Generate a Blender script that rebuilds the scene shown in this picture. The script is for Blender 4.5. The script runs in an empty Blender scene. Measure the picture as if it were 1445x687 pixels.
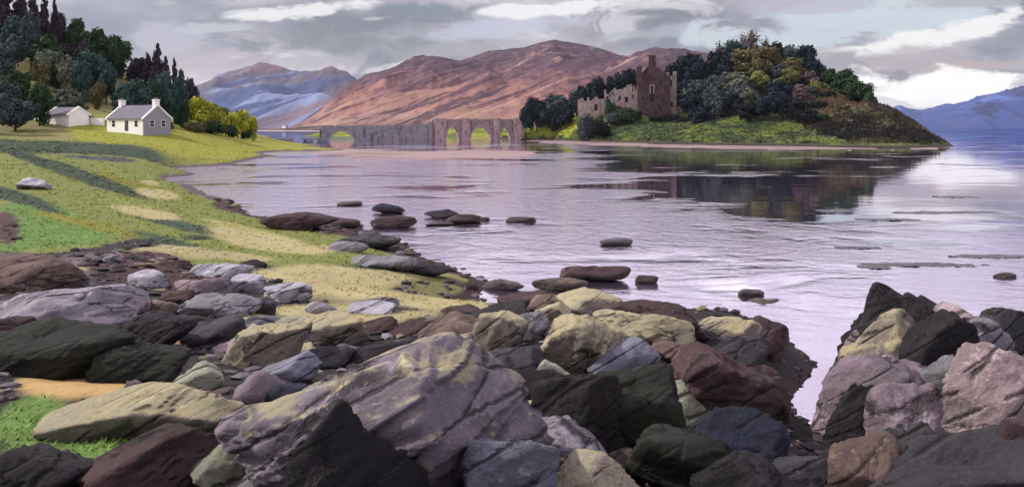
import bpy, bmesh, math, random
import numpy as np
from mathutils import Vector, Matrix

# ------------------------------------------------------------------ scene, camera, sky, sun
scene = bpy.context.scene
COL = scene.collection
R = math.radians
F = 1251.0          # focal length in photograph pixels
HZ = 180.0          # row of the horizon
EYE = 5.0           # eye height over the water
CX = 722.5

cam_d = bpy.data.cameras.new('camera')
cam = bpy.data.objects.new('camera', cam_d)
COL.objects.link(cam)
cam.location = (0, 0, EYE)
cam.rotation_euler = (R(90), 0, 0)
cam_d.sensor_fit = 'HORIZONTAL'
cam_d.sensor_width = 36
cam_d.lens = 36 * F / 1445
cam_d.shift_y = -(343.5 - HZ) / 1445
cam_d.clip_start = 0.1
cam_d.clip_end = 60000
scene.camera = cam

scene.view_settings.view_transform = 'Standard'
scene.view_settings.look = 'None'
scene.view_settings.exposure = 0.0
scene.view_settings.gamma = 1
scene.view_settings.use_curve_mapping = False
scene.cycles.use_denoising = True
scene.cycles.max_bounces = 6
scene.cycles.volume_bounces = 1

SUN_DIR = Vector((-0.80, 0.08, 0.58)).normalized()     # towards the sun: from the left
sun_el = math.asin(SUN_DIR.z)
sun_az = math.atan2(SUN_DIR.x, SUN_DIR.y)
sd = bpy.data.lights.new('sun', 'SUN')
sd.energy = 4.2
sd.angle = R(0.7)
sd.color = (1.0, 0.93, 0.82)
sun = bpy.data.objects.new('sun', sd)
COL.objects.link(sun)
sun.rotation_euler = SUN_DIR.to_track_quat('Z', 'Y').to_euler()
sun.location = (-60, -20, 60)


def lin(c):
    c = c / 255.0 if c > 1 else c
    return c / 12.92 if c <= 0.04045 else ((c + 0.055) / 1.055) ** 2.4


def S(r, g, b):
    return (lin(r), lin(g), lin(b), 1.0)


class NT:
    """small helper to write shader graphs"""
    def __init__(self, tree):
        self.t = tree
        self.n = tree.nodes
        self.l = tree.links

    def new(self, kind, **kw):
        nd = self.n.new(kind)
        for k, v in kw.items():
            setattr(nd, k, v)
        return nd

    def put(self, sock, v):
        if isinstance(v, bpy.types.NodeSocket):
            self.l.new(v, sock)
        elif v is not None:
            try:
                sock.default_value = v
            except TypeError:
                sock.default_value = (v, v, v)

    def m(self, op, a, b=None, c=None):
        nd = self.new('ShaderNodeMath', operation=op)
        self.put(nd.inputs[0], a)
        if b is not None:
            self.put(nd.inputs[1], b)
        if c is not None:
            self.put(nd.inputs[2], c)
        return nd.outputs[0]

    def vm(self, op, a, b=None):
        nd = self.new('ShaderNodeVectorMath', operation=op)
        self.put(nd.inputs[0], a)
        if b is not None:
            self.put(nd.inputs[1], b)
        return nd.outputs[0]

    def xyz(self, x, y, z):
        nd = self.new('ShaderNodeCombineXYZ')
        for s, v in zip(nd.inputs, (x, y, z)):
            self.put(s, v)
        return nd.outputs[0]

    def sep(self, v):
        nd = self.new('ShaderNodeSeparateXYZ')
        self.put(nd.inputs[0], v)
        return nd.outputs

    def mix(self, f, a, b, blend='MIX'):
        nd = self.new('ShaderNodeMix', data_type='RGBA', blend_type=blend, clamp_factor=True)
        self.put(nd.inputs[0], f)
        self.put(nd.inputs[6], a)
        self.put(nd.inputs[7], b)
        return nd.outputs[2]

    def noise(self, v, scale=1.0, detail=4.0, rough=0.55, dist=0.0):
        nd = self.new('ShaderNodeTexNoise')
        self.put(nd.inputs['Vector'], v)
        self.put(nd.inputs['Scale'], scale)
        self.put(nd.inputs['Detail'], detail)
        self.put(nd.inputs['Roughness'], rough)
        self.put(nd.inputs['Distortion'], dist)
        return nd.outputs['Fac']

    def vor(self, v, scale=1.0, feature='F1', out='Color'):
        nd = self.new('ShaderNodeTexVoronoi', feature=feature)
        self.put(nd.inputs['Vector'], v)
        self.put(nd.inputs['Scale'], scale)
        return nd.outputs[out]

    def step(self, x, lo, hi):
        nd = self.new('ShaderNodeMapRange', interpolation_type='SMOOTHSTEP')
        self.put(nd.inputs[0], x)
        nd.inputs[1].default_value = lo
        nd.inputs[2].default_value = hi
        return nd.outputs[0]

    def mapping(self, v, rot=(0, 0, 0), sc=(1, 1, 1)):
        if any(rot):
            nd = self.new('ShaderNodeMapping')
            self.put(nd.inputs[0], v)
            nd.inputs['Rotation'].default_value = rot
            v = nd.outputs[0]
        nd = self.new('ShaderNodeMapping')
        self.put(nd.inputs[0], v)
        nd.inputs['Scale'].default_value = sc
        return nd.outputs[0]

    def ramp(self, f, stops, mode='LINEAR'):
        nd = self.new('ShaderNodeValToRGB')
        self.put(nd.inputs[0], f)
        cr = nd.color_ramp
        cr.interpolation = mode
        while len(cr.elements) < len(stops):
            cr.elements.new(0.5)
        for e, (p, c) in zip(cr.elements, stops):
            e.position = p
            e.color = c
        return nd.outputs[0]

    def bump(self, h, strength=0.3, dist=0.1):
        nd = self.new('ShaderNodeBump')
        self.put(nd.inputs['Height'], h)
        self.put(nd.inputs['Strength'], strength)
        self.put(nd.inputs['Distance'], dist)
        return nd.outputs[0]


# ---- the sky: Nishita daylight behind a broken deck of cloud, written in azimuth and elevation
world = bpy.data.worlds.new('World')
scene.world = world
world.use_nodes = True
wt = NT(world.node_tree)
wt.n.clear()
SKY_STRENGTH = 0.1
out = wt.new('ShaderNodeOutputWorld')
bg = wt.new('ShaderNodeBackground')
bg.inputs[1].default_value = SKY_STRENGTH
wt.l.new(bg.outputs[0], out.inputs[0])
sky = wt.new('ShaderNodeTexSky', sky_type='NISHITA')
sky.sun_disc = False
sky.sun_elevation = sun_el
sky.sun_rotation = sun_az
tc = wt.new('ShaderNodeTexCoord')
dx, dy, dz = wt.sep(tc.outputs['Generated'])
az = wt.m('ARCTAN2', dx, dy)
el = wt.m('ARCSINE', dz)
GAIN = 1.08


def SK(r, g, b):
    c = S(r, g, b)
    k = GAIN / SKY_STRENGTH
    return (c[0] * k, c[1] * k, c[2] * k, 1)


ela = wt.m('ABSOLUTE', el)
wv = wt.xyz(az, wt.m('MULTIPLY', ela, 2.3), 0.0)
n_big = wt.noise(wv, 5.5, 6, 0.56, 0.5)
n_mid = wt.noise(wt.vm('ADD', wv, (3.3, 1.7, 0)), 13, 6, 0.6, 0.8)
n_fin = wt.noise(wt.vm('ADD', wv, (7.3, 4.1, 0)), 34, 5, 0.6, 0.3)
vd = wt.vor(wt.vm('ADD', wv, wt.vm('MULTIPLY', wt.xyz(n_fin, n_mid, 0.0), (0.05, 0.05, 0.0))), 13.0, 'F1', 'Distance')
edge = wt.m('ADD', wt.m('MULTIPLY', wt.m('SUBTRACT', n_mid, 0.5), 2.1), wt.m('ADD', wt.m('MULTIPLY', wt.m('SUBTRACT', n_fin, 0.5), 1.0), wt.m('MULTIPLY', wt.m('SUBTRACT', vd, 0.42), 0.9)))
# deck seen low down and the paler lilac and white deck higher up
low = wt.ramp(wt.m('ADD', n_big, wt.m('MULTIPLY', wt.m('SUBTRACT', 0.42, vd), 0.22)), [(0.32, SK(126, 129, 142)), (0.44, SK(160, 159, 171)), (0.54, SK(188, 183, 194)), (0.66, SK(226, 223, 228))])
high = wt.ramp(n_mid, [(0.34, SK(196, 184, 210)), (0.44, SK(232, 216, 240)), (0.52, tuple(v * 1.15 for v in SK(242, 228, 248))), (0.60, tuple(v * 1.5 for v in SK(255, 250, 255))), (0.7, tuple(v * 1.7 for v in SK(255, 252, 255)))])
swirl = wt.noise(wt.vm('ADD', wv, (1.9, 6.3, 0)), 7.5, 8, 0.56, 0.7)
low = wt.mix(wt.m('MULTIPLY', wt.step(swirl, 0.44, 0.36), 0.75), low, SK(118, 124, 138))
low = wt.mix(wt.m('MULTIPLY', wt.step(swirl, 0.56, 0.63), 0.55), low, SK(232, 229, 233))
deck = wt.mix(wt.step(ela, 0.125, 0.18), low, high)
# direction blobs: azimuth and elevation from the photograph, radians
blobs = [
    (190, 40, 190, 60, 0, (148, 152, 166), .8), (240, 55, 60, 26, -5, (186, 184, 198), .8),
    (290, 92, 70, 22, 5, (190, 176, 184), .7), (480, 58, 170, 28, -3, (126, 134, 142), .9),
    (330, 28, 80, 18, 10, (142, 150, 158), .8), (610, 20, 100, 20, 0, (124, 134, 144), .85),
    (420, 17, 115, 13, 6, (236, 234, 236), .95), (310, 40, 60, 10, 4, (206, 208, 218), .6),
    (700, 40, 120, 18, 4, (192, 194, 214), .8), (800, 11, 170, 12, 4, (240, 238, 240), .95),
    (680, 70, 120, 14, 3, (166, 164, 172), .7), (570, 92, 60, 12, 8, (214, 208, 212), .85),
    (430, 88, 100, 14, 0, (170, 164, 174), .7), (900, 48, 130, 16, 4, (172, 176, 186), .75),
    (1210, 28, 240, 34, 3, (198, 211, 219), .85), (1290, 60, 140, 14, 10, (242, 242, 240), .95),
    (1395, 32, 60, 10, 18, (240, 240, 240), .9), (1120, 10, 110, 10, 0, (180, 174, 194), .7),
    (1260, 92, 190, 22, 0, (174, 164, 170), .8), (1195, 98, 56, 20, 0, (146, 144, 154), .8),
    (1390, 92, 80, 10, 4, (180, 162, 158), .7), (1395, 114, 80, 16, 4, (134, 136, 146), .9),
    (1300, 116, 46, 12, 0, (142, 140, 148), .8), (1370, 4, 100, 8, 0, (168, 162, 174), .7),
    (1300, 150, 150, 24, 0, (206, 202, 208), .9), (1245, 118, 50, 28, -10, (255, 253, 250), 1), (1290, 132, 84, 32, -8, (252, 250, 248), 1),
    (1345, 134, 92, 32, 0, (255, 254, 252), 1), (1310, 158, 84, 14, 2, (246, 244, 244), 1),
    (1395, 150, 56, 18, 8, (254, 252, 252), 1), (1252, 146, 34, 8, -16, (200, 196, 202), .7), (1340, 152, 50, 4, 4, (204, 200, 206), .7),
]
colr = deck
for (px, py, rx, ry, rot, c, amt) in blobs:
    a0 = math.atan((px - CX) / F)
    e0 = math.atan((HZ - py) / F * math.cos(a0))
    cs, sn = math.cos(R(rot)), math.sin(R(rot))
    da = wt.m('SUBTRACT', az, a0)
    de = wt.m('SUBTRACT', ela, e0)
    u = wt.m('ADD', wt.m('MULTIPLY', da, cs * F / rx), wt.m('MULTIPLY', de, sn * F / rx))
    v = wt.m('SUBTRACT', wt.m('MULTIPLY', de, cs * F / ry), wt.m('MULTIPLY', da, sn * F / ry))
    d = wt.m('SQRT', wt.m('ADD', wt.m('MULTIPLY', u, u), wt.m('MULTIPLY', v, v)))
    d = wt.m('ADD', d, edge)
    msk = wt.m('MULTIPLY', wt.m('SUBTRACT', 1.0, wt.step(d, 0.62, 1.12)), amt)
    colr = wt.mix(msk, colr, SK(*c))
wt.l.new(wt.mix(0.93, sky.outputs[0], colr), bg.inputs[0])

# ------------------------------------------------------------------ helpers
def P(px, py, Y):
    """a point at distance Y that the photograph shows at column px, row py"""
    return ((px - CX) * Y / F, Y, EYE - (py - HZ) * Y / F)


def link(o, parent=None):
    COL.objects.link(o)
    if parent:
        o.parent = parent
    return o


def mesh_obj(name, verts, faces, mat, parent=None, smooth=False):
    me = bpy.data.meshes.new(name)
    me.from_pydata([tuple(map(float, v)) for v in verts], [], [tuple(int(i) for i in f) for f in faces])
    me.update()
    if smooth:
        me.polygons.foreach_set('use_smooth', [True] * len(me.polygons))
    if mat:
        me.materials.append(mat)
    return link(bpy.data.objects.new(name, me), parent)


def tag(o, label=None, cat=None, group=None, kind=None):
    if label:
        o['label'] = label
    if cat:
        o['category'] = cat
    if group:
        o['group'] = group
    if kind:
        o['kind'] = kind
    return o


def empty(name, loc, rz=0.0):
    o = bpy.data.objects.new(name, None)
    o.location = loc
    o.rotation_euler = (0, 0, rz)
    o.empty_display_size = 0.5
    return link(o)


class MB:
    """collects boxes, prisms and tubes and links them as ONE mesh"""
    def __init__(self):
        self.v = []
        self.f = []

    def add(self, vs, fs):
        k = len(self.v)
        self.v += [tuple(v) for v in vs]
        self.f += [tuple(i + k for i in f) for f in fs]
        return self

    def box(self, x0, x1, y0, y1, z0, z1):
        vs = [(x, y, z) for z in (z0, z1) for y in (y0, y1) for x in (x0, x1)]
        return self.add(vs, [(0, 2, 3, 1), (4, 5, 7, 6), (0, 1, 5, 4), (2, 6, 7, 3), (0, 4, 6, 2), (1, 3, 7, 5)])

    def prism(self, outline, axis, a, b):
        """outline in the two other axes, pulled along axis (0 x, 1 y, 2 z) from a to b"""
        n = len(outline)
        vs = []
        for t in (a, b):
            for (p, q) in outline:
                vs.append((t, p, q) if axis == 0 else (p, t, q) if axis == 1 else (p, q, t))
        fs = [tuple(range(n)), tuple(range(2 * n - 1, n - 1, -1))]
        fs += [(i, i + n, (i + 1) % n + n, (i + 1) % n) for i in range(n)]
        return self.add(vs, fs)

    def tube(self, pts, rad, n=6):
        pts = [Vector(p) for p in pts]
        k = len(self.v)
        for i, p in enumerate(pts):
            d = (pts[min(i + 1, len(pts) - 1)] - pts[max(i - 1, 0)]).normalized()
            a = d.orthogonal().normalized()
            b = d.cross(a)
            for j in range(n):
                t = 2 * math.pi * j / n
                self.v.append(tuple(p + (a * math.cos(t) + b * math.sin(t)) * rad[i]))
        for i in range(len(pts) - 1):
            for j in range(n):
                a0, a1 = k + i * n + j, k + i * n + (j + 1) % n
                self.f.append((a0, a1, a1 + n, a0 + n))
        self.f.append(tuple(k + (len(pts) - 1) * n + j for j in range(n)))
        return self

    def build(self, name, mat, parent=None, smooth=False, fix=True):
        o = mesh_obj(name, self.v, self.f, mat, parent, smooth)
        if fix:
            bm = bmesh.new()
            bm.from_mesh(o.data)
            bmesh.ops.recalc_face_normals(bm, faces=bm.faces)
            bm.to_mesh(o.data)
            bm.free()
        return o


def _hash(ix, iy, iz, seed):
    h = (ix * 374761393 + iy * 668265263 + iz * 2147483647 + seed * 1274126177) & 0xFFFFFFFF
    h = ((h ^ (h >> 13)) * 1103515245) & 0xFFFFFFFF
    h = ((h ^ (h >> 16)) * 2246822519) & 0xFFFFFFFF
    return ((h ^ (h >> 15)) & 0xFFFFFF) / float(0xFFFFFF)


def vnoise(p, seed=0):
    """value noise of an (n,3) array, -1..1"""
    p = np.asarray(p, float)
    i = np.floor(p).astype(np.int64)
    f = p - i
    f = f * f * f * (f * (f * 6 - 15) + 10)
    o = np.zeros(len(p))
    for a in (0, 1):
        wa = f[:, 0] if a else 1 - f[:, 0]
        for b in (0, 1):
            wb = f[:, 1] if b else 1 - f[:, 1]
            for c in (0, 1):
                wc = f[:, 2] if c else 1 - f[:, 2]
                o += wa * wb * wc * _hash(i[:, 0] + a, i[:, 1] + b, i[:, 2] + c, seed)
    return o * 2 - 1


def fbm(p, octaves=4, seed=0, gain=0.5, ridged=False):
    p = np.asarray(p, float)
    o, amp, tot = np.zeros(len(p)), 1.0, 0.0
    for k in range(octaves):
        n = vnoise(p * (2.03 ** k) + 17.1 * k, seed + k)
        if ridged:
            n = 1 - 2 * np.abs(n)
        o += n * amp
        tot += amp
        amp *= gain
    return o / tot


def xy3(x, y, z=0.0):
    x = np.asarray(x, float).ravel()
    return np.stack([x, np.asarray(y, float).ravel(), np.full(len(x), z)], 1)


class TPS:
    """thin plate surface through scattered heights"""
    def __init__(self, uv, z, lam=0.0):
        self.c = np.asarray(uv, float)
        n = len(self.c)
        K = self._k(self.c)
        K[np.arange(n), np.arange(n)] += lam
        Pm = np.hstack([np.ones((n, 1)), self.c])
        A = np.block([[K, Pm], [Pm.T, np.zeros((3, 3))]])
        self.w = np.linalg.solve(A, np.concatenate([z, np.zeros(3)]))

    def _k(self, q):
        d2 = ((q[:, None, :] - self.c[None, :, :]) ** 2).sum(-1)
        return np.where(d2 > 1e-12, 0.5 * d2 * np.log(np.maximum(d2, 1e-12)), 0.0)

    def __call__(self, q):
        q = np.asarray(q, float)
        o = np.empty(len(q))
        for a in range(0, len(q), 20000):
            s = q[a:a + 20000]
            o[a:a + 20000] = self._k(s) @ self.w[:-3] + self.w[-3] + s @ self.w[-2:]
        return o


def inside(poly, x, y):
    poly = np.asarray(poly, float)
    r = np.zeros(len(x), bool)
    n = len(poly)
    for i in range(n):
        x0, y0 = poly[i]
        x1, y1 = poly[(i + 1) % n]
        if y0 == y1:
            continue
        c = ((y0 > y) != (y1 > y)) & (x < (x1 - x0) * (y - y0) / (y1 - y0) + x0)
        r ^= c
    return r


def grid_faces(nr, nc):
    i = np.arange(nr - 1)[:, None] * nc + np.arange(nc - 1)[None, :]
    i = i.ravel()
    return np.stack([i, i + 1, i + nc + 1, i + nc], 1)


def sheet(name, V, Fc, mat, cols=None, kind='structure', smooth=True):
    me = bpy.data.meshes.new(name)
    used = np.zeros(len(V), bool)
    used[Fc.ravel()] = True
    idx = np.cumsum(used) - 1
    V = V[used]
    Fc = idx[Fc]
    me.vertices.add(len(V))
    me.vertices.foreach_set('co', V.astype(np.float32).ravel())
    nf, k = Fc.shape
    me.loops.add(nf * k)
    me.loops.foreach_set('vertex_index', Fc.astype(np.int32).ravel())
    me.polygons.add(nf)
    me.polygons.foreach_set('loop_start', np.arange(0, nf * k, k, dtype=np.int32))
    me.polygons.foreach_set('use_smooth', np.full(nf, smooth))
    me.update()
    me.validate()
    if cols is not None:
        ca = me.color_attributes.new('Tint', 'FLOAT_COLOR', 'POINT')
        ca.data.foreach_set('color', cols[used].astype(np.float32).ravel())
    me.materials.append(mat)
    o = link(bpy.data.objects.new(name, me))
    if kind:
        o['kind'] = kind
    return o


def material(name, rough=0.85, spec=0.3):
    m = bpy.data.materials.new(name)
    m.use_nodes = True
    t = NT(m.node_tree)
    b = t.n['Principled BSDF']
    b.inputs['Roughness'].default_value = rough
    b.inputs['Specular IOR Level'].default_value = spec
    return m, t, b


def pos(t):
    return t.new('ShaderNodeNewGeometry').outputs['Position']


def obj_co(t):
    return t.new('ShaderNodeTexCoord').outputs['Object']


def tint_mat(name, rough=0.85, amp=0.35, bscale=6.0, bstr=0.5, bdist=0.06, spec=0.25):
    """colour from the mesh's own Tint attribute, varied by noise"""
    m, t, b = material(name, rough, spec)
    a = t.new('ShaderNodeVertexColor', layer_name='Tint')
    p = pos(t)
    n1 = t.noise(p, bscale * 0.25, 5, 0.6)
    n2 = t.noise(p, bscale * 1.7, 4, 0.6)
    k = t.m('ADD', t.m('MULTIPLY', n1, amp * 2), t.m('MULTIPLY', n2, amp))
    k = t.m('ADD', k, 1.0 - amp * 1.5)
    t.put(b.inputs['Base Color'], t.mix(1.0, a.outputs[0], t.xyz(k, k, k), 'MULTIPLY'))
    h = t.m('ADD', t.m('MULTIPLY', n1, 0.6), t.noise(p, bscale, 6, 0.65))
    t.put(b.inputs['Normal'], t.bump(h, bstr, bdist))
    return m


def stone_mat(name, c, rough=0.9, sc=0.6, var=0.35, dark=None, courses=True):
    """weathered masonry: blotches, stains and faint courses"""
    m, t, b = material(name, rough, 0.2)
    p = obj_co(t)
    n1 = t.noise(p, sc, 6, 0.6)
    n2 = t.noise(t.mapping(p, sc=(1, 1, 0.55)), sc * 2.5, 5, 0.6)
    v = t.vor(t.mapping(p, sc=(1, 1, 2.2)), sc * 3.0)
    vr = t.sep(v)[0]
    k = t.m('ADD', t.m('MULTIPLY', n1, var * 1.6), t.m('MULTIPLY', n2, var))
    k = t.m('ADD', k, t.m('MULTIPLY', vr, var * 0.7))
    k = t.m('ADD', k, 1 - var * 1.65)
    col = t.mix(1.0, (*c, 1), t.xyz(k, k, k), 'MULTIPLY')
    if dark:
        col = t.mix(t.step(n2, 0.5, 0.68), col, (*dark, 1))
    t.put(b.inputs['Base Color'], col)
    t.put(b.inputs['Normal'], t.bump(t.m('ADD', n2, t.m('MULTIPLY', vr, 0.4)), 0.5, 0.12))
    return m


def plain_mat(name, c, rough=0.8, var=0.2, sc=3.0, spec=0.3):
    m, t, b = material(name, rough, spec)
    n = t.noise(obj_co(t), sc, 4, 0.6)
    k = t.m('ADD', t.m('MULTIPLY', n, var * 2), 1 - var)
    t.put(b.inputs['Base Color'], t.mix(1.0, (*c, 1), t.xyz(k, k, k), 'MULTIPLY'))
    return m
# ------------------------------------------------------------------ water
def water_material():
    m = bpy.data.materials.new('loch_water')
    m.use_nodes = True
    t = NT(m.node_tree)
    t.n.clear()
    o = t.new('ShaderNodeOutputMaterial')
    p = pos(t)
    x, y, z = t.sep(p)
    # calm lanes and wind ruffled patches, long across the loch
    lane = t.m('ADD', t.m('MULTIPLY', t.noise(t.mapping(p, sc=(0.018, 0.030, 1)), 1.0, 3, 0.55, 0.4), 0.55), t.m('MULTIPLY', t.noise(t.mapping(p, sc=(0.085, 0.12, 1)), 1.0, 4, 0.6, 0.6), 0.45))
    calm_zone = t.m('MULTIPLY', t.step(t.m('SUBTRACT', x, t.m('MULTIPLY', y, 0.06)), 0, 14), t.step(y, 35, 60))        # calm zone set where the image shows the hill's dark reflection
    calm_zone = t.m('MAXIMUM', calm_zone, t.m('MULTIPLY', t.step(y, 185, 215), t.m('LESS_THAN', x, 14)))  # second calm zone, placed for the bridge reflection seen in the image
    lane = t.m('ADD', lane, t.m('SUBTRACT', 0.045, t.m('MULTIPLY', calm_zone, 0.085)))
    patch = t.step(lane, 0.49, 0.55)
    r1 = t.noise(t.mapping(p, rot=(0, 0, 0.35), sc=(0.85, 1.25, 1)), 1.0, 4, 0.6, 0.8)
    r2 = t.noise(t.mapping(p, rot=(0, 0, 0.5), sc=(2.2, 4.0, 1)), 1.0, 3, 0.55)
    swell = t.noise(t.mapping(p, sc=(0.10, 0.22, 1)), 1.0, 2, 0.5, 0.3)
    h = t.m('ADD', t.m('MULTIPLY', r1, 0.6), t.m('MULTIPLY', r2, 0.18))
    h = t.m('MULTIPLY', h, t.m('ADD', t.m('MULTIPLY', patch, t.m('ADD', 0.6, t.m('MULTIPLY', t.step(y, 18, 70), 2.5))), 0.05))
    h = t.m('ADD', h, t.m('MULTIPLY', swell, 0.5))
    nrm = t.bump(h, 1.0, 0.055)
    deep = t.m('MAXIMUM', t.m('MULTIPLY', t.step(t.m('MULTIPLY', x, -1.0), 45, 75), t.step(y, 225, 300)), t.step(t.m('SUBTRACT', x, t.m('MULTIPLY', y, 0.30)), 42, 95))
    body = t.mix(deep, S(74, 66, 88), S(34, 52, 92))
    refl = t.mix(deep, (0.97, 0.92, 1.0, 1), (0.56, 0.66, 0.88, 1))
    g = t.new('ShaderNodeBsdfGlossy')
    t.put(g.inputs['Color'], refl)
    t.put(g.inputs['Roughness'], t.m('ADD', t.m('MULTIPLY', patch, 0.06), 0.03))
    t.put(g.inputs['Normal'], nrm)
    d = t.new('ShaderNodeBsdfDiffuse')
    t.put(d.inputs['Color'], body)
    fr = t.new('ShaderNodeFresnel')
    fr.inputs['IOR'].default_value = 1.9
    t.put(fr.inputs['Normal'], nrm)
    mx = t.new('ShaderNodeMixShader')
    t.put(mx.inputs[0], t.m('ADD', t.m('MULTIPLY', fr.outputs[0], 0.30), 0.68))
    t.l.new(d.outputs[0], mx.inputs[1])
    t.l.new(g.outputs[0], mx.inputs[2])
    t.l.new(mx.outputs[0], o.inputs[0])
    return m


WL = 16000.0
wv_ = np.array([(-WL, -600, 0), (WL, -600, 0), (WL, WL, 0), (-WL, WL, 0)], float)
sheet('water', wv_, np.array([[0, 1, 2, 3]]), water_material(), smooth=False)

# ------------------------------------------------------------------ near bank: heights through points read off the photograph
shore = [(60, 6), (40, 10), (20, 12.5), (14, 13.5), (8, 13), (5.6, 12.2), (4.6, 12.4), (5.0, 16), (6.2, 20.5), (5.4, 22.5), (3.9, 21.8),
         (2.6, 24), (1, 25.2), (-0.9, 25), (-0.6, 28.4), (-2.06, 31.3), (-4.9, 37.9), (-8.7, 44.7), (-14.3, 52), (-24, 69.5), (-34, 88), (-42, 103),
         (-39, 112), (-38, 126), (-38, 160), (-41, 200), (-52, 246), (-66, 264), (-88, 285), (-105, 330), (-150, 420), (-330, 600)]
gc = [  # column, row, distance
    (100, 200, 122), (100, 214, 95), (100, 230, 76), (100, 270, 48), (100, 320, 31), (100, 360, 22), (100, 400, 17), (100, 460, 12.5), (100, 540, 8.5), (100, 687, 5),
    (0, 205, 105), (0, 240, 62), (0, 300, 34), (0, 360, 22), (0, 430, 14), (0, 520, 9), (0, 687, 5), (-200, 250, 60), (-200, 400, 18), (-250, 687, 5),
    (-300, 180, 120), (-300, 320, 30),
    (200, 205, 125), (200, 222, 98), (210, 250, 76), (220, 290, 48), (250, 340, 30), (250, 400, 18.5), (250, 450, 13.5), (250, 520, 9.6), (250, 600, 6.8),
    (300, 215, 140), (300, 205, 170), (350, 205, 190), (400, 203, 225), (425, 204, 205), (440, 206, 196), (420, 202, 240), (330, 230, 122),
    (330, 330, 35), (400, 340, 34), (350, 380, 23), (420, 360, 28), (420, 400, 20.5), (400, 440, 15.5), (400, 500, 11), (400, 600, 6.8), (400, 687, 5),
    (500, 380, 26), (520, 420, 19), (500, 460, 14.5), (520, 520, 10), (600, 420, 21), (620, 460, 15), (600, 520, 9.8), (600, 600, 6.8), (600, 687, 5),
    (700, 687, 4.8), (700, 560, 8), (700, 490, 11.5), (720, 440, 17), (800, 440, 16), (800, 520, 9.4), (850, 422, 18.5), (840, 600, 6.7), (900, 440, 18),
    (950, 520, 9.6), (1000, 482, 14), (1050, 445, 18.5), (1050, 600, 7.2), (1000, 687, 5), (1090, 560, 9), (1060, 520, 11), (900, 687, 4.9),
    (1135, 687, 6.2), (1135, 665, 8.5), (1135, 650, 10), (1135, 638, 12),
    (1300, 640, 7), (1300, 540, 9), (1400, 530, 9.5), (1445, 510, 10.5), (1240, 565, 9), (1200, 635, 7.4), (1300, 687, 5), (1445, 687, 5), (1700, 687, 5), (1700, 540, 9),
    # wooded hillside and the shelf with the cottage
    (0, 182, 165), (60, 184, 165), (150, 186, 166), (200, 187, 166), (245, 187, 170), (300, 190, 190), (340, 186, 235), (270, 168, 235), (225, 128, 250),
    (190, 116, 245), (170, 108, 250), (120, 150, 200), (90, 130, 210), (45, 95, 225), (0, 62, 232), (0, 130, 196), (60, 150, 190), (-200, 20, 230), (-200, 120, 180), (-200, 180, 130),
    (-400, -20, 230), (0, 30, 300), (150, 92, 310), (250, 140, 310), (310, 178, 300), (-100, 0, 420), (100, 70, 450), (230, 150, 430),
]
WC = 6.0


def warp(x, y):
    yy = np.maximum(np.asarray(y, float) + WC, 0.8)
    return np.stack([np.asarray(x, float) / yy * 2.2, np.log(yy) * 2.0], 1)


gx, gy, gz = [], [], []
for (px, py, Y) in gc:
    p = P(px, py, Y)
    gx.append(p[0]); gy.append(p[1]); gz.append(p[2])
for (x, y) in shore:
    gx.append(x); gy.append(y); gz.append(0.0)
for (x, y) in [(9, 18), (10, 26), (5, 30), (0, 36), (-3, 44), (-8, 60), (-14, 75), (-24, 95), (-33, 106), (-30, 125), (-31, 165), (-33, 205), (-40, 250),
               (5.6, 14), (6.8, 17), (14, 18), (30, 18), (-48, 262), (-60, 290), (-80, 330), (-120, 430)]:
    gx.append(x); gy.append(y); gz.append(-1.0)
for (x, y, z) in [(0, -2, 3.2), (-4, -2, 3.3), (4, -2, 3.2), (10, 2, 2.9), (-10, 0, 3.3), (-9, -3, 3.5), (9, -3, 3.0)]:
    gx.append(x); gy.append(y); gz.append(z)
_tps = TPS(warp(gx, gy), np.array(gz), 0.002)


def G(x, y):
    """height of the near bank"""
    x = np.atleast_1d(np.asarray(x, float))
    y = np.atleast_1d(np.asarray(y, float))
    z = _tps(warp(x, y))
    s = np.clip(y, 6, 200)
    z = z + fbm(xy3(x / (0.16 * s + 0.4), y / (0.25 * s + 0.4)), 4, 3) * 0.0045 * s
    z = z + fbm(xy3(x * 1.1, y * 1.1), 4, 5) * 0.07
    return z


def hit(px, py, y0=3.6, y1=420.0):
    """where the sight line through this spot of the photograph meets the near bank"""
    Y = np.geomspace(y0, y1, 700)
    X = (px - CX) * Y / F
    Z = EYE - (py - HZ) * Y / F
    d = Z - G(X, Y)
    k = np.nonzero(d < 0)[0]
    i = k[0] if len(k) else int(np.argmin(np.abs(d)))
    return float(X[i]), float(Y[i]), float(G(X[i], Y[i])[0])


# fan shaped grid, fine near the viewer
nu, nr = 460, 430
U = np.linspace(-1.05, 0.95, nu)
RR = np.geomspace(WC - 3.0, 620 + WC, nr)
yy = np.repeat(RR, nu) - WC
xx = np.tile(U, nr) * np.repeat(RR, nu)
zz = G(xx, yy)
Fg = grid_faces(nr, nu)
keep = (zz[Fg] > -0.5).any(1)
Fg = Fg[keep]

C = lambda *a: np.array([lin(a[0]), lin(a[1]), lin(a[2])])
SHINGLE = np.array([0.022, 0.019, 0.020])
cols = np.tile(SHINGLE, (len(xx), 1))
wn1 = fbm(xy3(xx / (0.09 * (yy + 6)), yy / (0.16 * (yy + 6))), 4, 21)
wn2 = fbm(xy3(xx / (0.09 * (yy + 6)), yy / (0.16 * (yy + 6)), 9.5), 4, 31)


def poly_world(pts):
    return [hit(a, b)[:2] for (a, b) in pts]


def region(pts, c, soft=0.0, world=None):
    """a patch of ground cover with a ragged edge"""
    w = world or poly_world(pts)
    k = 0.035 * (yy + 4)
    m = inside(w, xx + wn1 * k * 0.8, yy + wn2 * k * 1.6)
    cols[m] = c


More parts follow.
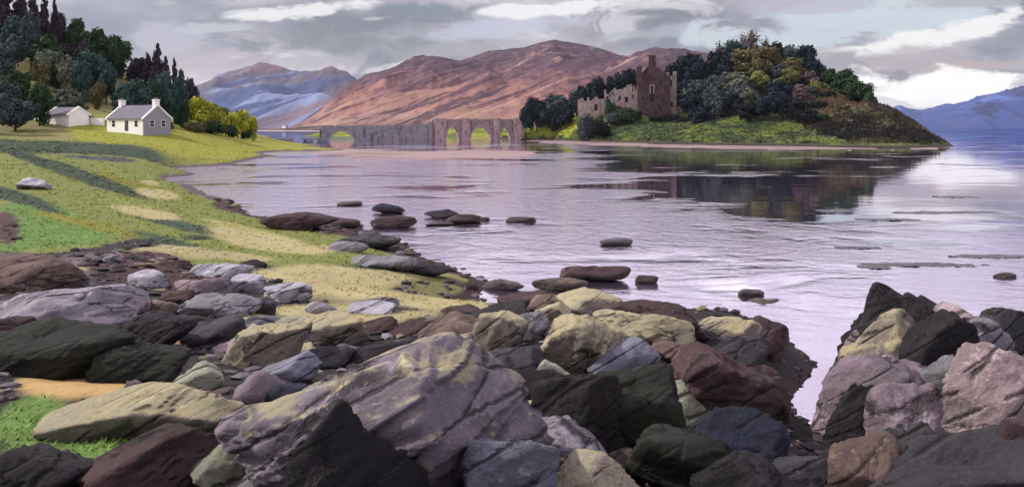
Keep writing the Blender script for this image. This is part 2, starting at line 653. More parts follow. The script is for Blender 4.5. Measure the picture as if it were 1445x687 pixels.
def patch(px, py, rx, ry, rot, c):  # centre and axes are image pixels, cast from the camera onto the bank
    """an elliptical patch of ground colour"""
    cs, sn = math.cos(R(rot)), math.sin(R(rot))
    c0 = hit(px, py)
    a1 = hit(px + rx * cs, py - rx * sn)
    b1 = hit(px + ry * sn, py + ry * cs)
    A = np.array([[a1[0] - c0[0], b1[0] - c0[0]], [a1[1] - c0[1], b1[1] - c0[1]]])
    det = np.linalg.det(A)
    if abs(det) < 1e-5:
        return
    q = np.linalg.solve(A, np.stack([xx - c0[0], yy - c0[1]]))
    d = np.sqrt((q ** 2).sum(0)) + wn1 * 0.35 + wn2 * 0.2
    m = np.clip((1.05 - d) / 0.22, 0, 1)[:, None]
    near = np.sqrt((q ** 2).sum(0)) < 3
    m[~near] = 0
    cols[:] = cols * (1 - m) + np.asarray(c) * m


GRASS = np.array([0.145, 0.170, 0.042])
BRIGHT = np.array([0.215, 0.225, 0.024])
GREEN = np.array([0.100, 0.175, 0.040])
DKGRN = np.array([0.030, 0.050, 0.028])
OLIVE = np.array([0.175, 0.165, 0.060])
STRAW = np.array([0.340, 0.305, 0.150])
MAROON = np.array([0.060, 0.030, 0.030])
MAUVE = np.array([0.120, 0.085, 0.095])
SAND = np.array([0.430, 0.290, 0.120])
BLACK = np.array([0.012, 0.011, 0.012])
SLATE = np.array([0.055, 0.060, 0.070])
far = (yy > 60) & (xx < -30)
cols[far] = OLIVE
# hillside above the cottage, with the shelf in front of it
region([(-200, 330), (0, 352), (60, 360), (140, 352), (190, 358), (290, 378), (380, 372), (470, 392), (500, 384), (560, 360), (510, 340), (470, 325), (395, 306), (330, 288), (290, 272), (250, 250), (222, 240), (0, 240), (-200, 260)], GRASS)
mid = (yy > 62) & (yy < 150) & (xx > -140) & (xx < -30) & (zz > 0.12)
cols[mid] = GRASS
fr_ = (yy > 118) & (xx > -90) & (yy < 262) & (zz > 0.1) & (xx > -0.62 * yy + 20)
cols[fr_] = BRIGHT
strip = (zz < 0.22) & (yy > 50)
cols[strip] = MAUVE * 0.75
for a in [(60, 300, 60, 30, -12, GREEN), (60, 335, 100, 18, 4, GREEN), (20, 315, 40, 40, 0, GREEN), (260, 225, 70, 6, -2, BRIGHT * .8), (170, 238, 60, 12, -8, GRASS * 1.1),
          (110, 216, 150, 5, -4, DKGRN), (60, 228, 110, 9, -22, DKGRN), (20, 205, 80, 6, -8, DKGRN), (150, 262, 60, 7, -14, DKGRN), (60, 292, 70, 6, -24, DKGRN),  # dark bands here: tree shadows painted into the meadow colour
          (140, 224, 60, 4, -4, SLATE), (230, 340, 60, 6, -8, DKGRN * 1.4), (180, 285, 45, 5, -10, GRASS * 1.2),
          (70, 212, 120, 6, -3, DKGRN), (120, 248, 100, 9, -20, DKGRN), (20, 276, 80, 10, -18, DKGRN), (250, 318, 80, 6, -12, DKGRN * 1.3), (110, 312, 90, 7, -14, BRIGHT * .75), (200, 262, 90, 7, -14, BRIGHT * .7), (205, 299, 52, 9, -8, STRAW), (222, 273, 34, 8, -8, STRAW), (212, 258, 14, 4, -8, STRAW), (375, 342, 110, 16, -9, STRAW), (330, 318, 60, 6, -14, OLIVE * 1.6),  # the first dark bands in this row are painted tree shadows too
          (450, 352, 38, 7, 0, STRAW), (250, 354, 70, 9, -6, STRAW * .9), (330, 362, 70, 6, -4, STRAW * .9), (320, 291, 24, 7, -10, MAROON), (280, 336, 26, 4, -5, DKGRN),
          (430, 315, 90, 15, -10, MAROON), (400, 303, 40, 8, -8, MAROON * .8), (440, 388, 110, 16, -3, STRAW), (540, 405, 120, 20, -4, STRAW), (600, 425, 90, 14, -3, STRAW),
          (500, 372, 60, 5, 0, GRASS), (560, 380, 80, 5, -4, DKGRN), (150, 372, 80, 14, -10, MAUVE), (60, 372, 80, 12, -14, MAUVE * .8), (200, 362, 60, 10, -6, MAROON),
          (100, 378, 26, 8, -5, STRAW * .9), (144, 379, 12, 5, 0, STRAW), (190, 345, 40, 7, 4, BLACK * 2), (8, 322, 20, 26, 10, MAROON), (60, 365, 70, 8, -10, MAUVE),
          (215, 385, 90, 16, -4, MAROON), (240, 398, 100, 12, 0, MAROON * .7), (420, 440, 90, 12, 6, STRAW), (480, 455, 80, 12, 4, STRAW), (560, 445, 60, 10, 2, STRAW * .9),
          (100, 540, 90, 24, 2, SAND), (160, 532, 34, 22, 20, SAND), (240, 476, 36, 14, 0, SAND), (50, 600, 70, 42, 0, GREEN), (130, 632, 60, 22, 4, GREEN), (50, 662, 60, 28, 0, BLACK * 1.2),
          (940, 665, 60, 22, 0, SAND), (1390, 615, 40, 14, 10, SAND), (870, 600, 40, 40, -30, DKGRN * .6), (600, 415, 60, 5, 0, OLIVE * .8)]:
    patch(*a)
wet = (zz < 0.14) & (yy < 60)
cols[wet] = MAROON * 0.6
cols = np.concatenate([cols, np.ones((len(cols), 1))], 1)
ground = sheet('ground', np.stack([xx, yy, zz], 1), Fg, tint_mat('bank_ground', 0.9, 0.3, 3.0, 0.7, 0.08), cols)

# ------------------------------------------------------------------ island
isl_shore = [(-4, 385), (2, 368), (14, 348), (28, 329), (40, 286), (55, 252), (72, 241), (85, 225), (97, 217), (106, 222), (112, 230), (118, 252), (127, 295), (128, 360), (105, 430), (45, 455), (8, 440)]
ic = [(900, 170, 318), (920, 166, 328), (850, 168, 326), (830, 176, 330), (800, 178, 348), (770, 180, 352), (750, 188, 352), (940, 165, 330), (960, 168, 322), (1000, 173, 292), (1050, 176, 284), (1100, 181, 272),
      (1140, 190, 254), (1000, 190, 268), (900, 190, 300), (1100, 196, 250), (1200, 197, 236), (1200, 172, 262), (1250, 186, 248), (1300, 190, 240), (1318, 200, 230), (1215, 139, 312), (1250, 153, 286), (1280, 169, 263), (1298, 185, 246), (1192, 134, 322),
      (1150, 122, 338), (1110, 108, 345), (1065, 100, 352), (1010, 120, 350), (975, 145, 345), (1060, 140, 312), (1120, 150, 300), (1170, 150, 290), (1230, 165, 275), (1100, 120, 330), (880, 160, 350), (800, 172, 372), (860, 140, 385)]
ix, iy, iz = [], [], []
for a in ic:
    p = P(*a)
    ix.append(p[0]); iy.append(p[1]); iz.append(p[2])
for (x, y) in isl_shore:
    ix.append(x); iy.append(y); iz.append(0.0)
for (x, y) in [(-20, 400), (-12, 365), (6, 340), (20, 318), (32, 275), (50, 238), (70, 226), (84, 210), (100, 203), (129, 258), (134, 268), (139, 282), (116, 220), (119, 230), (125, 250), (135, 290), (120, 217), (128, 228), (134, 252), (142, 295), (138, 370), (60, 480), (0, 470)]:
    ix.append(x); iy.append(y); iz.append(-2.0)
_itps = TPS(np.stack([ix, iy], 1) / 30.0, np.array(iz), 0.002)


def GI(x, y):
    x = np.atleast_1d(np.asarray(x, float))
    y = np.atleast_1d(np.asarray(y, float))
    z = _itps(np.stack([x, y], 1) / 30.0)
    z = z + fbm(xy3(x / 14, y / 14), 4, 41) * 0.7 * np.clip(z / 6, 0.05, 1.3)
    return z


nx, ny = 330, 330
gx_, gy_ = np.meshgrid(np.linspace(-18, 140, nx), np.linspace(200, 470, ny))
X, Y_ = gx_.ravel(), gy_.ravel()
Z = GI(X, Y_)
Fi = grid_faces(ny, nx)
Fi = Fi[(Z[Fi] > -0.6).any(1)]
icol = np.tile(np.array([0.062, 0.085, 0.030]), (len(X), 1))
w1 = fbm(xy3(X / 12, Y_ / 16), 4, 51)
w2 = fbm(xy3(X / 5, Y_ / 7), 4, 52)
icol[(w1 > 0.12)] = (0.115, 0.150, 0.035)
icol[(w2 > 0.28)] = (0.040, 0.065, 0.028)
hill_m = (Z > 9.2 + w1 * 3) | ((X > 88 + w1 * 8) & (Z > 1.0))
icol[hill_m] = (0.055, 0.046, 0.026)
icol[hill_m & (w1 + w2 * .6 > 0.12)] = (0.085, 0.080, 0.034)
icol[hill_m & (w1 + w2 * .6 > 0.28)] = (0.150, 0.105, 0.066)
icol[hill_m & (w1 + w2 * .5 < -0.12)] = (0.026, 0.026, 0.020)
fld = (Y_ > 335) & (X < 32) & (Z > 1.6 + w2)
icol[fld] = (0.210, 0.230, 0.030)
icol[(Z < 0.75 + w2 * 0.4)] = (0.050, 0.048, 0.026)
icol[(Z < 0.28)] = (0.030, 0.020, 0.018)
icol = np.concatenate([icol, np.ones((len(icol), 1))], 1)
sheet('hill', np.stack([X, Y_, Z], 1), Fi, tint_mat('island_turf', 0.9, 0.42, 0.6, 0.9, 0.9), icol)


def island_z(x, y):
    return float(GI(x, y)[0])


# ------------------------------------------------------------------ tidal mud, a few centimetres proud of the water
def flat(name, pts, c, seed, z0=0.035):
    pts = np.asarray(pts, float)
    x0, y0 = pts.min(0) - 4
    x1, y1 = pts.max(0) + 4
    n = 150
    a, b = np.meshgrid(np.linspace(x0, x1, n), np.linspace(y0, y1, n))
    a, b = a.ravel(), b.ravel()
    sx = 0.10 * (x1 - x0)
    na = fbm(xy3(a / 14, b / 26), 4, seed)
    nb = fbm(xy3(a / 14, b / 26, 4.4), 4, seed + 3)
    z = np.where(inside(pts, a + na * 7, b + nb * 16), z0 + 0.05 * (na + 1), -0.3)
    # punch pools and channels
    ch = fbm(xy3(a / 22, b / 9), 4, seed + 9)
    z = np.where(ch < -0.22, -0.3, z)
    f = grid_faces(n, n)
    f = f[(z[f] > -0.29).any(1)]
    cc = np.tile(np.asarray(c, float), (len(a), 1)) * (1 + 0.35 * nb)[:, None]
    cc = np.concatenate([cc, np.ones((len(cc), 1))], 1)
    return sheet(name, np.stack([a, b, z], 1), f, tint_mat(name + '_silt', 0.55, 0.25, 0.8, 0.3, 0.05), cc)


flat('mudflat', [(-44, 205), (-36, 165), (-26, 142), (-10, 138), (4, 150), (6, 178), (-4, 192), (-24, 198)], (0.26, 0.175, 0.165), 60)
flat('mudflat', [(6, 330), (10, 290), (28, 240), (55, 205), (84, 196), (102, 208), (105, 219), (96, 213), (84, 221), (70, 236), (54, 247), (38, 280), (26, 322), (12, 345)], (0.24, 0.17, 0.165), 70)

# ------------------------------------------------------------------ far shore and mountains
def interp(ridge, px):
    a = np.array(ridge, float)
    return np.interp(px, a[:, 0], a[:, 1])


def mountain(ridge, Yf, Yr, Yb, mat, amp, cell, seed, step=2.5, rows=90, shape=0.85, foot=-3.0):
    px = np.arange(ridge[0][0], ridge[-1][0] + step, step)
    t = np.concatenate([np.linspace(0, 1, rows), np.linspace(1, 1.6, 22)[1:]])
    py = interp(ridge, px) + fbm(xy3(px / 24, px * 0), 4, seed + 5) * 2.2
    Yw = np.where(t <= 1, Yf + (Yr - Yf) * t, Yr + (Yb - Yr) * (t - 1) / 0.6)
    PX, YY = np.meshgrid(px, Yw)
    T = np.repeat(t, len(px))
    PYr = np.tile(py, len(t))
    YYr = YY.ravel()
    XX = (PX.ravel() - CX) * YYr / F
    zr = EYE + (HZ - PYr) * Yr / F
    prof = np.where(T <= 1, np.power(np.clip(T, 0, 1), shape), 1 - 1.3 * (np.clip(T - 1, 0, 1)) ** 1.2)
    n = fbm(xy3(XX / cell, YYr / cell), 6, seed, 0.52, True)
    n2 = fbm(xy3(XX / (cell * 0.35), YYr / (cell * 0.5)), 5, seed + 2, 0.6, True)
    env = np.clip(4 * T * (1 - T), 0, 1) ** 0.8 * np.clip(zr / (zr.max() * 0.5), 0, 1)
    ZZ = foot + (zr - foot) * prof + (n * 0.75 + n2 * 0.42) * amp * env
    f = grid_faces(len(t), len(px))
    return sheet('mountain', np.stack([XX, YYr, ZZ], 1), f, mat)


def bracken_mat():
    m, t, b = material('bracken_and_heather', 0.95, 0.1)
    p = pos(t)
    x, y, z = t.sep(p)
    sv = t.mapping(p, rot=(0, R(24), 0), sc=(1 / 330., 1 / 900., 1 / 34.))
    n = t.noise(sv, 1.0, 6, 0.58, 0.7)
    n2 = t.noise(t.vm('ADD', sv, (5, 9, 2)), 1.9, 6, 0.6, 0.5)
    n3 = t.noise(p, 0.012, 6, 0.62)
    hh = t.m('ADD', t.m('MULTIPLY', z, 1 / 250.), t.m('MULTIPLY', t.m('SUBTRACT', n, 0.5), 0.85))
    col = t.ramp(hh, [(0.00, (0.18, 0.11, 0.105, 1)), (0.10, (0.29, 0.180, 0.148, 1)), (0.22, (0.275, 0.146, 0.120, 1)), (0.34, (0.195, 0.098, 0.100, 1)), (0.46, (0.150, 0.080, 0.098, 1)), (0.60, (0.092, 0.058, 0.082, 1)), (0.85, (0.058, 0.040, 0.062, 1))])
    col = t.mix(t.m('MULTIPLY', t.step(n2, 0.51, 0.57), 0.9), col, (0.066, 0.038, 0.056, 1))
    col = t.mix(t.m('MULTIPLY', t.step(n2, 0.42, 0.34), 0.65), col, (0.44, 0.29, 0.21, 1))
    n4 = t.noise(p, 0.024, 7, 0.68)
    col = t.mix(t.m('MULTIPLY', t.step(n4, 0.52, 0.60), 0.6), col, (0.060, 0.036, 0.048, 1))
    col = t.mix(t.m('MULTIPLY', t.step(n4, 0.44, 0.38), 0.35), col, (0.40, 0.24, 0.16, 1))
    k = t.m('ADD', t.m('MULTIPLY', n3, 0.9), 0.55)
    t.put(b.inputs['Base Color'], t.mix(1.0, col, t.xyz(k, k, k), 'MULTIPLY'))
    t.put(b.inputs['Normal'], t.bump(t.m('ADD', n3, n2), 0.6, 14))
    return m


def hazy_slate_mat(name, base, pale, deep, warm, sc=1.0):  # slate slopes with distance haze painted in as blue
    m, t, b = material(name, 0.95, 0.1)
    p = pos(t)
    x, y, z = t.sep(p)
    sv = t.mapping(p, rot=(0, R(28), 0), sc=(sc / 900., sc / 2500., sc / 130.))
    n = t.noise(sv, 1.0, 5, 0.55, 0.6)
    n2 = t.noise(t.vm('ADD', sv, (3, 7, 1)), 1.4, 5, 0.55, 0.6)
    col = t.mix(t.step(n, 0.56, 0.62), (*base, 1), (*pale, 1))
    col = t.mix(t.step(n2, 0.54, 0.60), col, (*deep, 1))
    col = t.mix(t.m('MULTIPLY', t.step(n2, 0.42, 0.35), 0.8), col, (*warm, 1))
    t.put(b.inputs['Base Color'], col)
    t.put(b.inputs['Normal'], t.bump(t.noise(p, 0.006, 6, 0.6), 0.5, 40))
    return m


brown_ridge = [(395, 186), (430, 170), (445, 160), (470, 138), (490, 120), (520, 110), (550, 100), (575, 90), (600, 84), (630, 84), (650, 86), (668, 80), (690, 71), (715, 70), (740, 66), (765, 59), (782, 56), (800, 59), (840, 66),
               (870, 76), (890, 82), (915, 74), (945, 70), (990, 72), (1060, 84), (1120, 104), (1180, 130), (1230, 160), (1262, 188)]
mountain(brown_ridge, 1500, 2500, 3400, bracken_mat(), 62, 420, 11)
blue_ridge = [(-60, 150), (100, 150), (200, 140), (262, 136), (285, 124), (305, 112), (330, 102), (350, 96), (372, 94), (392, 101), (410, 107), (440, 104), (470, 104), (490, 112), (520, 128), (560, 150), (620, 180)]
mountain(blue_ridge, 3600, 5600, 7200, hazy_slate_mat('hazy_snowy_slate', (0.095, 0.088, 0.120), (0.17, 0.22, 0.36), (0.05, 0.075, 0.17), (0.19, 0.12, 0.13)), 120, 900, 81)
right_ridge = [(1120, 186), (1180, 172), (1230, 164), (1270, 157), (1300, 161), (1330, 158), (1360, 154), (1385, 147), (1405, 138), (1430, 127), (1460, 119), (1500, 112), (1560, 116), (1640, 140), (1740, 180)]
mountain(right_ridge, 3000, 5200, 7000, hazy_slate_mat('haze_blue_slate', (0.040, 0.070, 0.21), (0.07, 0.12, 0.32), (0.025, 0.038, 0.11), (0.06, 0.08, 0.17)), 110, 800, 91)
# low land along the far side of the water
low1 = [(250, 186), (300, 183), (340, 182.5), (400, 181.5), (440, 179), (470, 177), (520, 178), (600, 177), (680, 178), (760, 180), (840, 186)]
m_, t_, b_ = material('far_shore', 0.95, 0.1)
pp = pos(t_)
nn = t_.noise(pp, 0.02, 5, 0.6)
zc = t_.sep(pp)[2]
t_.put(b_.inputs['Base Color'], t_.mix(t_.step(t_.m('ADD', zc, t_.m('MULTIPLY', nn, 2.0)), 1.2, 2.2), (0.50, 0.40, 0.32, 1), t_.mix(t_.step(nn, 0.45, 0.55), (0.05, 0.05, 0.04, 1), (0.16, 0.10, 0.09, 1))))
far_shore = mountain(low1, 1180, 1300, 1500, m_, 2.0, 120, 97, rows=24)
far_shore.name = 'far_shore'
# green field behind the arches of the bridge
low2 = [(430, 190), (470, 186), (520, 184), (620, 182), (700, 181), (760, 181), (800, 186)]
m_, t_, b_ = material('field_grass', 0.95, 0.1)
pp = pos(t_)
nn = t_.noise(pp, 0.06, 5, 0.6)
t_.put(b_.inputs['Base Color'], t_.mix(t_.step(nn, 0.42, 0.60), (0.10, 0.13, 0.03, 1), (0.25, 0.27, 0.035, 1)))
fld_ = mountain(low2, 470, 520, 600, m_, 0.6, 60, 98, rows=24)
fld_.name = 'field'
# ------------------------------------------------------------------ stone bridge
M_bridge = stone_mat('bridge_stone', (0.25, 0.20, 0.205), sc=0.35, var=0.4, dark=(0.10, 0.085, 0.085))
M_pier = stone_mat('pier_stone', (0.36, 0.25, 0.25), sc=0.4, var=0.35, dark=(0.15, 0.11, 0.11))
M_cope = stone_mat('coping_stone', (0.30, 0.27, 0.25), sc=0.5, var=0.35, dark=(0.10, 0.10, 0.08))
M_wallgrey = stone_mat('causeway_stone', (0.235, 0.215, 0.23), sc=0.3, var=0.35, dark=(0.09, 0.09, 0.10))

B0 = Vector((P(383, 200, 318)[0], 318, 0))
B1 = Vector((P(736, 197, 352)[0], 352, 0))
bt = (B1 - B0).normalized()
BL = (B1 - B0).length
bridge = empty('stone_bridge', B0, math.atan2(bt.y, bt.x))
tag(bridge, 'long grey and pink stone bridge with arches crossing to the wooded island', 'bridge')


def bs(px):
    """distance along the bridge seen at this column"""
    k = (px - CX) / F
    return (k * B0.y - B0.x) / (bt.x - k * bt.y)


def bz(px, py):
    return EYE - (py - HZ) * (B0.y + bs(px) * bt.y) / F


HW = 1.9      # half width


def arch_body(mb, s0, s1, top, opens):
    """a wall along the bridge from s0 to s1 with openings (sa, sb, crown)"""
    ss = set(np.arange(s0, s1, 0.5)) | {s1}
    for (a, b, c) in opens:
        ss |= set(np.linspace(a, b, 25))
    ss = sorted(ss)
    ss = [s for i, s in enumerate(ss) if i == 0 or s - ss[i - 1] > 1e-4]
    for s_a, s_b in zip(ss[:-1], ss[1:]):
        mid = (s_a + s_b) / 2
        op = [o for o in opens if o[0] < mid < o[1]]

        def bot(s):
            if not op:
                return -1.5
            a, b, c = op[0]
            q = max(0.0, 1 - ((s - (a + b) / 2) / ((b - a) / 2)) ** 2)
            return -1.5 + (c + 1.5) * q ** 0.5 if q > 0 else -1.5
        ta, tb = top(s_a), top(s_b)
        k = len(mb.v)
        za, zb = bot(s_a), bot(s_b)
        mb.v += [(s_a, -HW, za), (s_b, -HW, zb), (s_b, -HW, tb), (s_a, -HW, ta), (s_a, HW, za), (s_b, HW, zb), (s_b, HW, tb), (s_a, HW, ta)]
        mb.f += [(k, k + 1, k + 2, k + 3), (k + 5, k + 4, k + 7, k + 6), (k + 3, k + 2, k + 6, k + 7), (k + 1, k, k + 4, k + 5)]
    return mb


prof_px = [(383, 196), (388, 192.5), (452, 191.5), (456, 178.5), (510, 177.5), (560, 177), (604, 174.5), (612, 169), (736, 168.5)]
prof = [(bs(a), bz(a, b)) for a, b in prof_px]


def decktop(s):
    return float(np.interp(s, [q[0] for q in prof], [q[1] for q in prof])) - 0.9


opens_l = [(bs(410), bs(432), bz(420, 195)), (bs(439), bs(451), bz(445, 195.5))]
opens_m = [(bs(462), bs(502), bz(480, 186))]
opens_r = [(bs(627), bs(648), bz(637, 178)), (bs(661), bs(693), bz(676, 178.5)), (bs(703), bs(721), bz(712, 180))]
arch_body(MB(), 0, bs(452), decktop, opens_l).build('low_wall', M_wallgrey, bridge)
arch_body(MB(), bs(452) + .01, bs(606), lambda s: decktop(max(s, bs(456.5))), opens_m).build('causeway_wall', M_wallgrey, bridge)
arch_body(MB(), bs(606) + .01, BL, lambda s: decktop(max(s, bs(612.5))), opens_r).build('arch_wall', M_bridge, bridge)
for (a, b) in ((456.5, 606), (612, 735)):
    for y0, y1 in ((-HW + .01, -HW + .42), (HW - .42, HW - .01)):
        mb = MB()
        n = 40
        ss = np.linspace(bs(a), bs(b), n)
        for s_a, s_b in zip(ss[:-1], ss[1:]):
            k = len(mb.v)
            for s in (s_a, s_b):
                z = decktop(s)
                mb.v += [(s, y0, z - .05), (s, y1, z - .05), (s, y1, z + .78), (s, y0, z + .78)]
            mb.f += [(k, k + 4, k + 7, k + 3), (k + 1, k + 2, k + 6, k + 5)]
        par = mb.build('parapet', M_bridge if a > 600 else M_wallgrey, bridge)
        cb = MB()
        for s_a, s_b in zip(ss[:-1], ss[1:]):
            k = len(cb.v)
            for s in (s_a, s_b):
                z = decktop(s) + .78
                cb.v += [(s, y0 - .08, z), (s, y1 + .08, z), (s, y1 + .08, z + .16), (s, y0 - .08, z + .16)]
            cb.f += [(k, k + 4, k + 7, k + 3), (k + 1, k + 2, k + 6, k + 5), (k + 3, k + 7, k + 6, k + 2), (k, k + 1, k + 5, k + 4)]
        cb.build('coping', M_cope, par)
# refuges on cutwaters
for (a, b) in ((611, 627), (648.5, 660.5), (693.5, 702.5), (721.5, 735)):
    s0, s1 = bs(a), bs(b)
    zt = decktop((s0 + s1) / 2)
    m = (s0 + s1) / 2
    mb = MB()
    d = -HW - 1.5
    mb.prism([(s0 + .02, -HW + .2), (s0 + .02, d + .5), (m - (s1 - s0) * .2, d), (m + (s1 - s0) * .2, d), (s1 - .02, d + .5), (s1 - .02, -HW + .2)], 2, -1.5, zt + 1.05)
    pier = mb.build('pier', M_pier, bridge)
    MB().prism([(s0 - .12, -HW + .25), (s0 - .12, d + .42), (m - (s1 - s0) * .22, d - .13), (m + (s1 - s0) * .22, d - .13), (s1 + .12, d + .42), (s1 + .12, -HW + .25)], 2, zt + 1.05, zt + 1.3).build('coping', M_cope, pier)
# dressed rings round the arches
for (a, b, c) in opens_m + opens_r:
    mb = MB()
    n = 22
    m, r = (a + b) / 2, (b - a) / 2
    for y0, y1 in ((-HW - .12, -HW + .05), (HW - .05, HW + .12)):
        k = len(mb.v)
        for i in range(n + 1):
            th = math.pi * i / n
            for rr, w in ((0, 0), (1, .55)):
                for y in (y0, y1):
                    mb.v.append((m + math.cos(th) * (r + w), y, -1.5 + math.sin(th) * (c + 1.5 + w)))
        for i in range(n):
            q = k + i * 4
            mb.f += [(q, q + 4, q + 6, q + 2), (q + 1, q + 3, q + 7, q + 5), (q + 2, q + 6, q + 7, q + 3), (q, q + 1, q + 5, q + 4)]
    mb.build('arch_ring', M_pier if a > bs(600) else M_cope, bridge)
for px in (455, 605):
    s = bs(px)
    MB().box(s - .7, s + .7, -HW - .5, -HW + .5, -1.2, decktop(max(s, bs(457))) + 1.0).build('buttress', M_wallgrey, bridge)

# ------------------------------------------------------------------ castle
M_keep = stone_mat('keep_stone', (0.095, 0.060, 0.055), sc=0.3, var=0.5, dark=(0.035, 0.022, 0.024))
M_pale = stone_mat('pale_castle_stone', (0.36, 0.29, 0.265), sc=0.3, var=0.4, dark=(0.17, 0.13, 0.12))
M_slate = plain_mat('castle_slate', (0.055, 0.045, 0.048), 0.8, 0.3, 1.5)
M_void = plain_mat('dark_opening', (0.012, 0.011, 0.013), 0.7, 0.2)
M_dress = stone_mat('dressed_stone', (0.40, 0.33, 0.30), sc=1.0, var=0.25)

KY = 330.0
kx = P(922, 165, KY)[0]
KZ = 8.2
castle = empty('castle', (kx, KY, KZ), R(-6))
tag(castle, 'ruined brown stone castle keep with gabled roof and pale curtain walls on the island', 'castle')
U_ = KY / F                       # metres per photograph pixel here


def cz(py):
    return EYE - (py - HZ) * U_ - KZ


def cx_(px):
    return (px - 922) * U_


kw = 45 * U_ / 2
eave = cz(109)
apex = cz(90)
keep = MB().box(-kw, kw, -5, 5.5, -4, eave).add(
    [(-kw + .3, -5, eave), (kw - .3, -5, eave), (-1, -5, apex), (-kw + .3, -4.2, eave), (kw - .3, -4.2, eave), (-1, -4.2, apex)],
    [(0, 1, 2), (5, 4, 3), (0, 2, 5, 3), (2, 1, 4, 5)]).add(
    [(-kw + .3, 4.7, eave), (kw - .3, 4.7, eave), (-1, 4.7, apex), (-kw + .3, 5.5, eave), (kw - .3, 5.5, eave), (-1, 5.5, apex)],
    [(0, 1, 2), (5, 4, 3), (0, 2, 5, 3), (2, 1, 4, 5)]).build('keep', M_keep, castle)
# stepped base and broken wall head
mb = MB()
rng = random.Random(5)
for i in range(15):
    x = -kw + .1 + i * (2 * kw - .2) / 15
    mb.box(x, x + .52, -5.25, -4.95, eave - .9 - rng.random() * .3, eave - .25 + rng.random() * .35)
mb.build('corbel_course', M_keep, keep)
rf = MB().add([(-kw + .5, -4.2, eave + .05), (-1, -4.2, apex - .35), (-1, 4.7, apex - .35), (-kw + .5, 4.7, eave + .05),
               (kw - .5, -4.2, eave + .05), (kw - .5, 4.7, eave + .05)], [(0, 1, 2, 3), (1, 4, 5, 2)]).build('roof', M_slate, castle)
MB().box(-1.9, .6, -5.05, -3.4, apex - 1.6, cz(81)).box(-2.05, .75, -5.2, -3.25, cz(81), cz(80)).build('chimney', M_keep, castle)
MB().prism([(cx_(898), -5.4), (cx_(905), -5.4), (cx_(905.5), -4.2), (cx_(898), -4)], 2, eave - 3.2, cz(96)).add(
    [(cx_(897.6), -5.6, cz(96)), (cx_(905.4), -5.6, cz(96)), (cx_(905.4), -3.9, cz(96)), (cx_(897.6), -3.9, cz(96)), (cx_(901.5), -4.8, cz(92))],
    [(0, 1, 4), (1, 2, 4), (2, 3, 4), (3, 0, 4), (0, 3, 2, 1)]).build('bartizan', M_keep, castle)


def castle_window(px, py, w, h, y, parent, surround=None):
    x, z = cx_(px), cz(py)
    f = MB().box(x - w / 2, x + w / 2, y - .03, y + .5, z - h / 2, z + h / 2).build('window', M_void, parent)
    if surround:
        MB().box(x - w / 2 - .3, x - w / 2, y - .12, y + .4, z - h / 2 - .25, z + h / 2 + .3).box(x + w / 2, x + w / 2 + .3, y - .12, y + .4, z - h / 2 - .25, z + h / 2 + .3) \
            .box(x - w / 2, x + w / 2, y - .12, y + .4, z + h / 2, z + h / 2 + .3).build('window_frame', surround, f)


castle_window(909, 106, .8, .9, -5, castle)
castle_window(919, 127, 1.0, 2.6, -5, castle, M_dress)
castle_window(919, 139, 1.3, 2.8, -5, castle)
castle_window(931, 118, .7, 1.2, -5, castle)
castle_window(907, 140, .6, 1.1, -5, castle)
castle_window(935, 140, .6, 1.3, -5, castle)
castle_window(929, 152, .7, 1.5, -5, castle)
# pale tower on the right flank of the keep
tw = MB().box(cx_(939), cx_(953.5), -2.2, 5, -4, cz(108)).build('flank_tower', M_pale, castle)
MB().box(cx_(940), cx_(943.5), -2.4, -1.2, cz(108), cz(103)).build('merlon', M_pale, tw)
MB().box(cx_(949), cx_(954), -2.4, -.8, cz(108), cz(102)).build('merlon', M_pale, tw)
MB().box(cx_(940), cx_(943), 3.6, 4.6, cz(108), cz(104)).build('merlon', M_pale, tw)
castle_window(947, 148, .8, 2.0, -2.2, castle)
castle_window(946, 118, .9, 2.4, -2.2, castle)
# curtain wall to the left, broken along its head
cw = MB().box(cx_(866), cx_(899.5), -3.2, -1.6, -5, cz(131)).build('curtain_wall', M_pale, castle)
mb = MB()
for (a, b, t) in ((866, 869, 125), (869, 873, 127.5), (873, 880, 126.5), (880, 884, 124), (884, 887, 121), (887, 892, 120), (893, 896, 122), (896, 899.4, 125)):
    mb.box(cx_(a) + .01, cx_(b) - .01, -3.2 + .02, -1.6 - .02, cz(131), cz(t))
mb.build('battlement', M_pale, cw)
castle_window(875, 139, .7, 1.6, -3.2, castle)
castle_window(884, 141, 1.2, 2.0, -3.2, castle)
castle_window(893, 137, .6, 1.4, -3.2, castle)
lw = MB().box(cx_(853), cx_(865.8), -3.6, 2, -5, cz(135)).build('lower_range', M_pale, castle)
mb = MB()
for (a, b, t) in ((853, 856, 127), (856, 859, 133), (860, 863, 131), (863, 865.6, 128)):
    mb.box(cx_(a), cx_(b) - .02, -3.58, -2.4, cz(135), cz(t))
mb.build('battlement', M_pale, lw)
castle_window(857.5, 139, .8, 1.2, -3.6, castle)
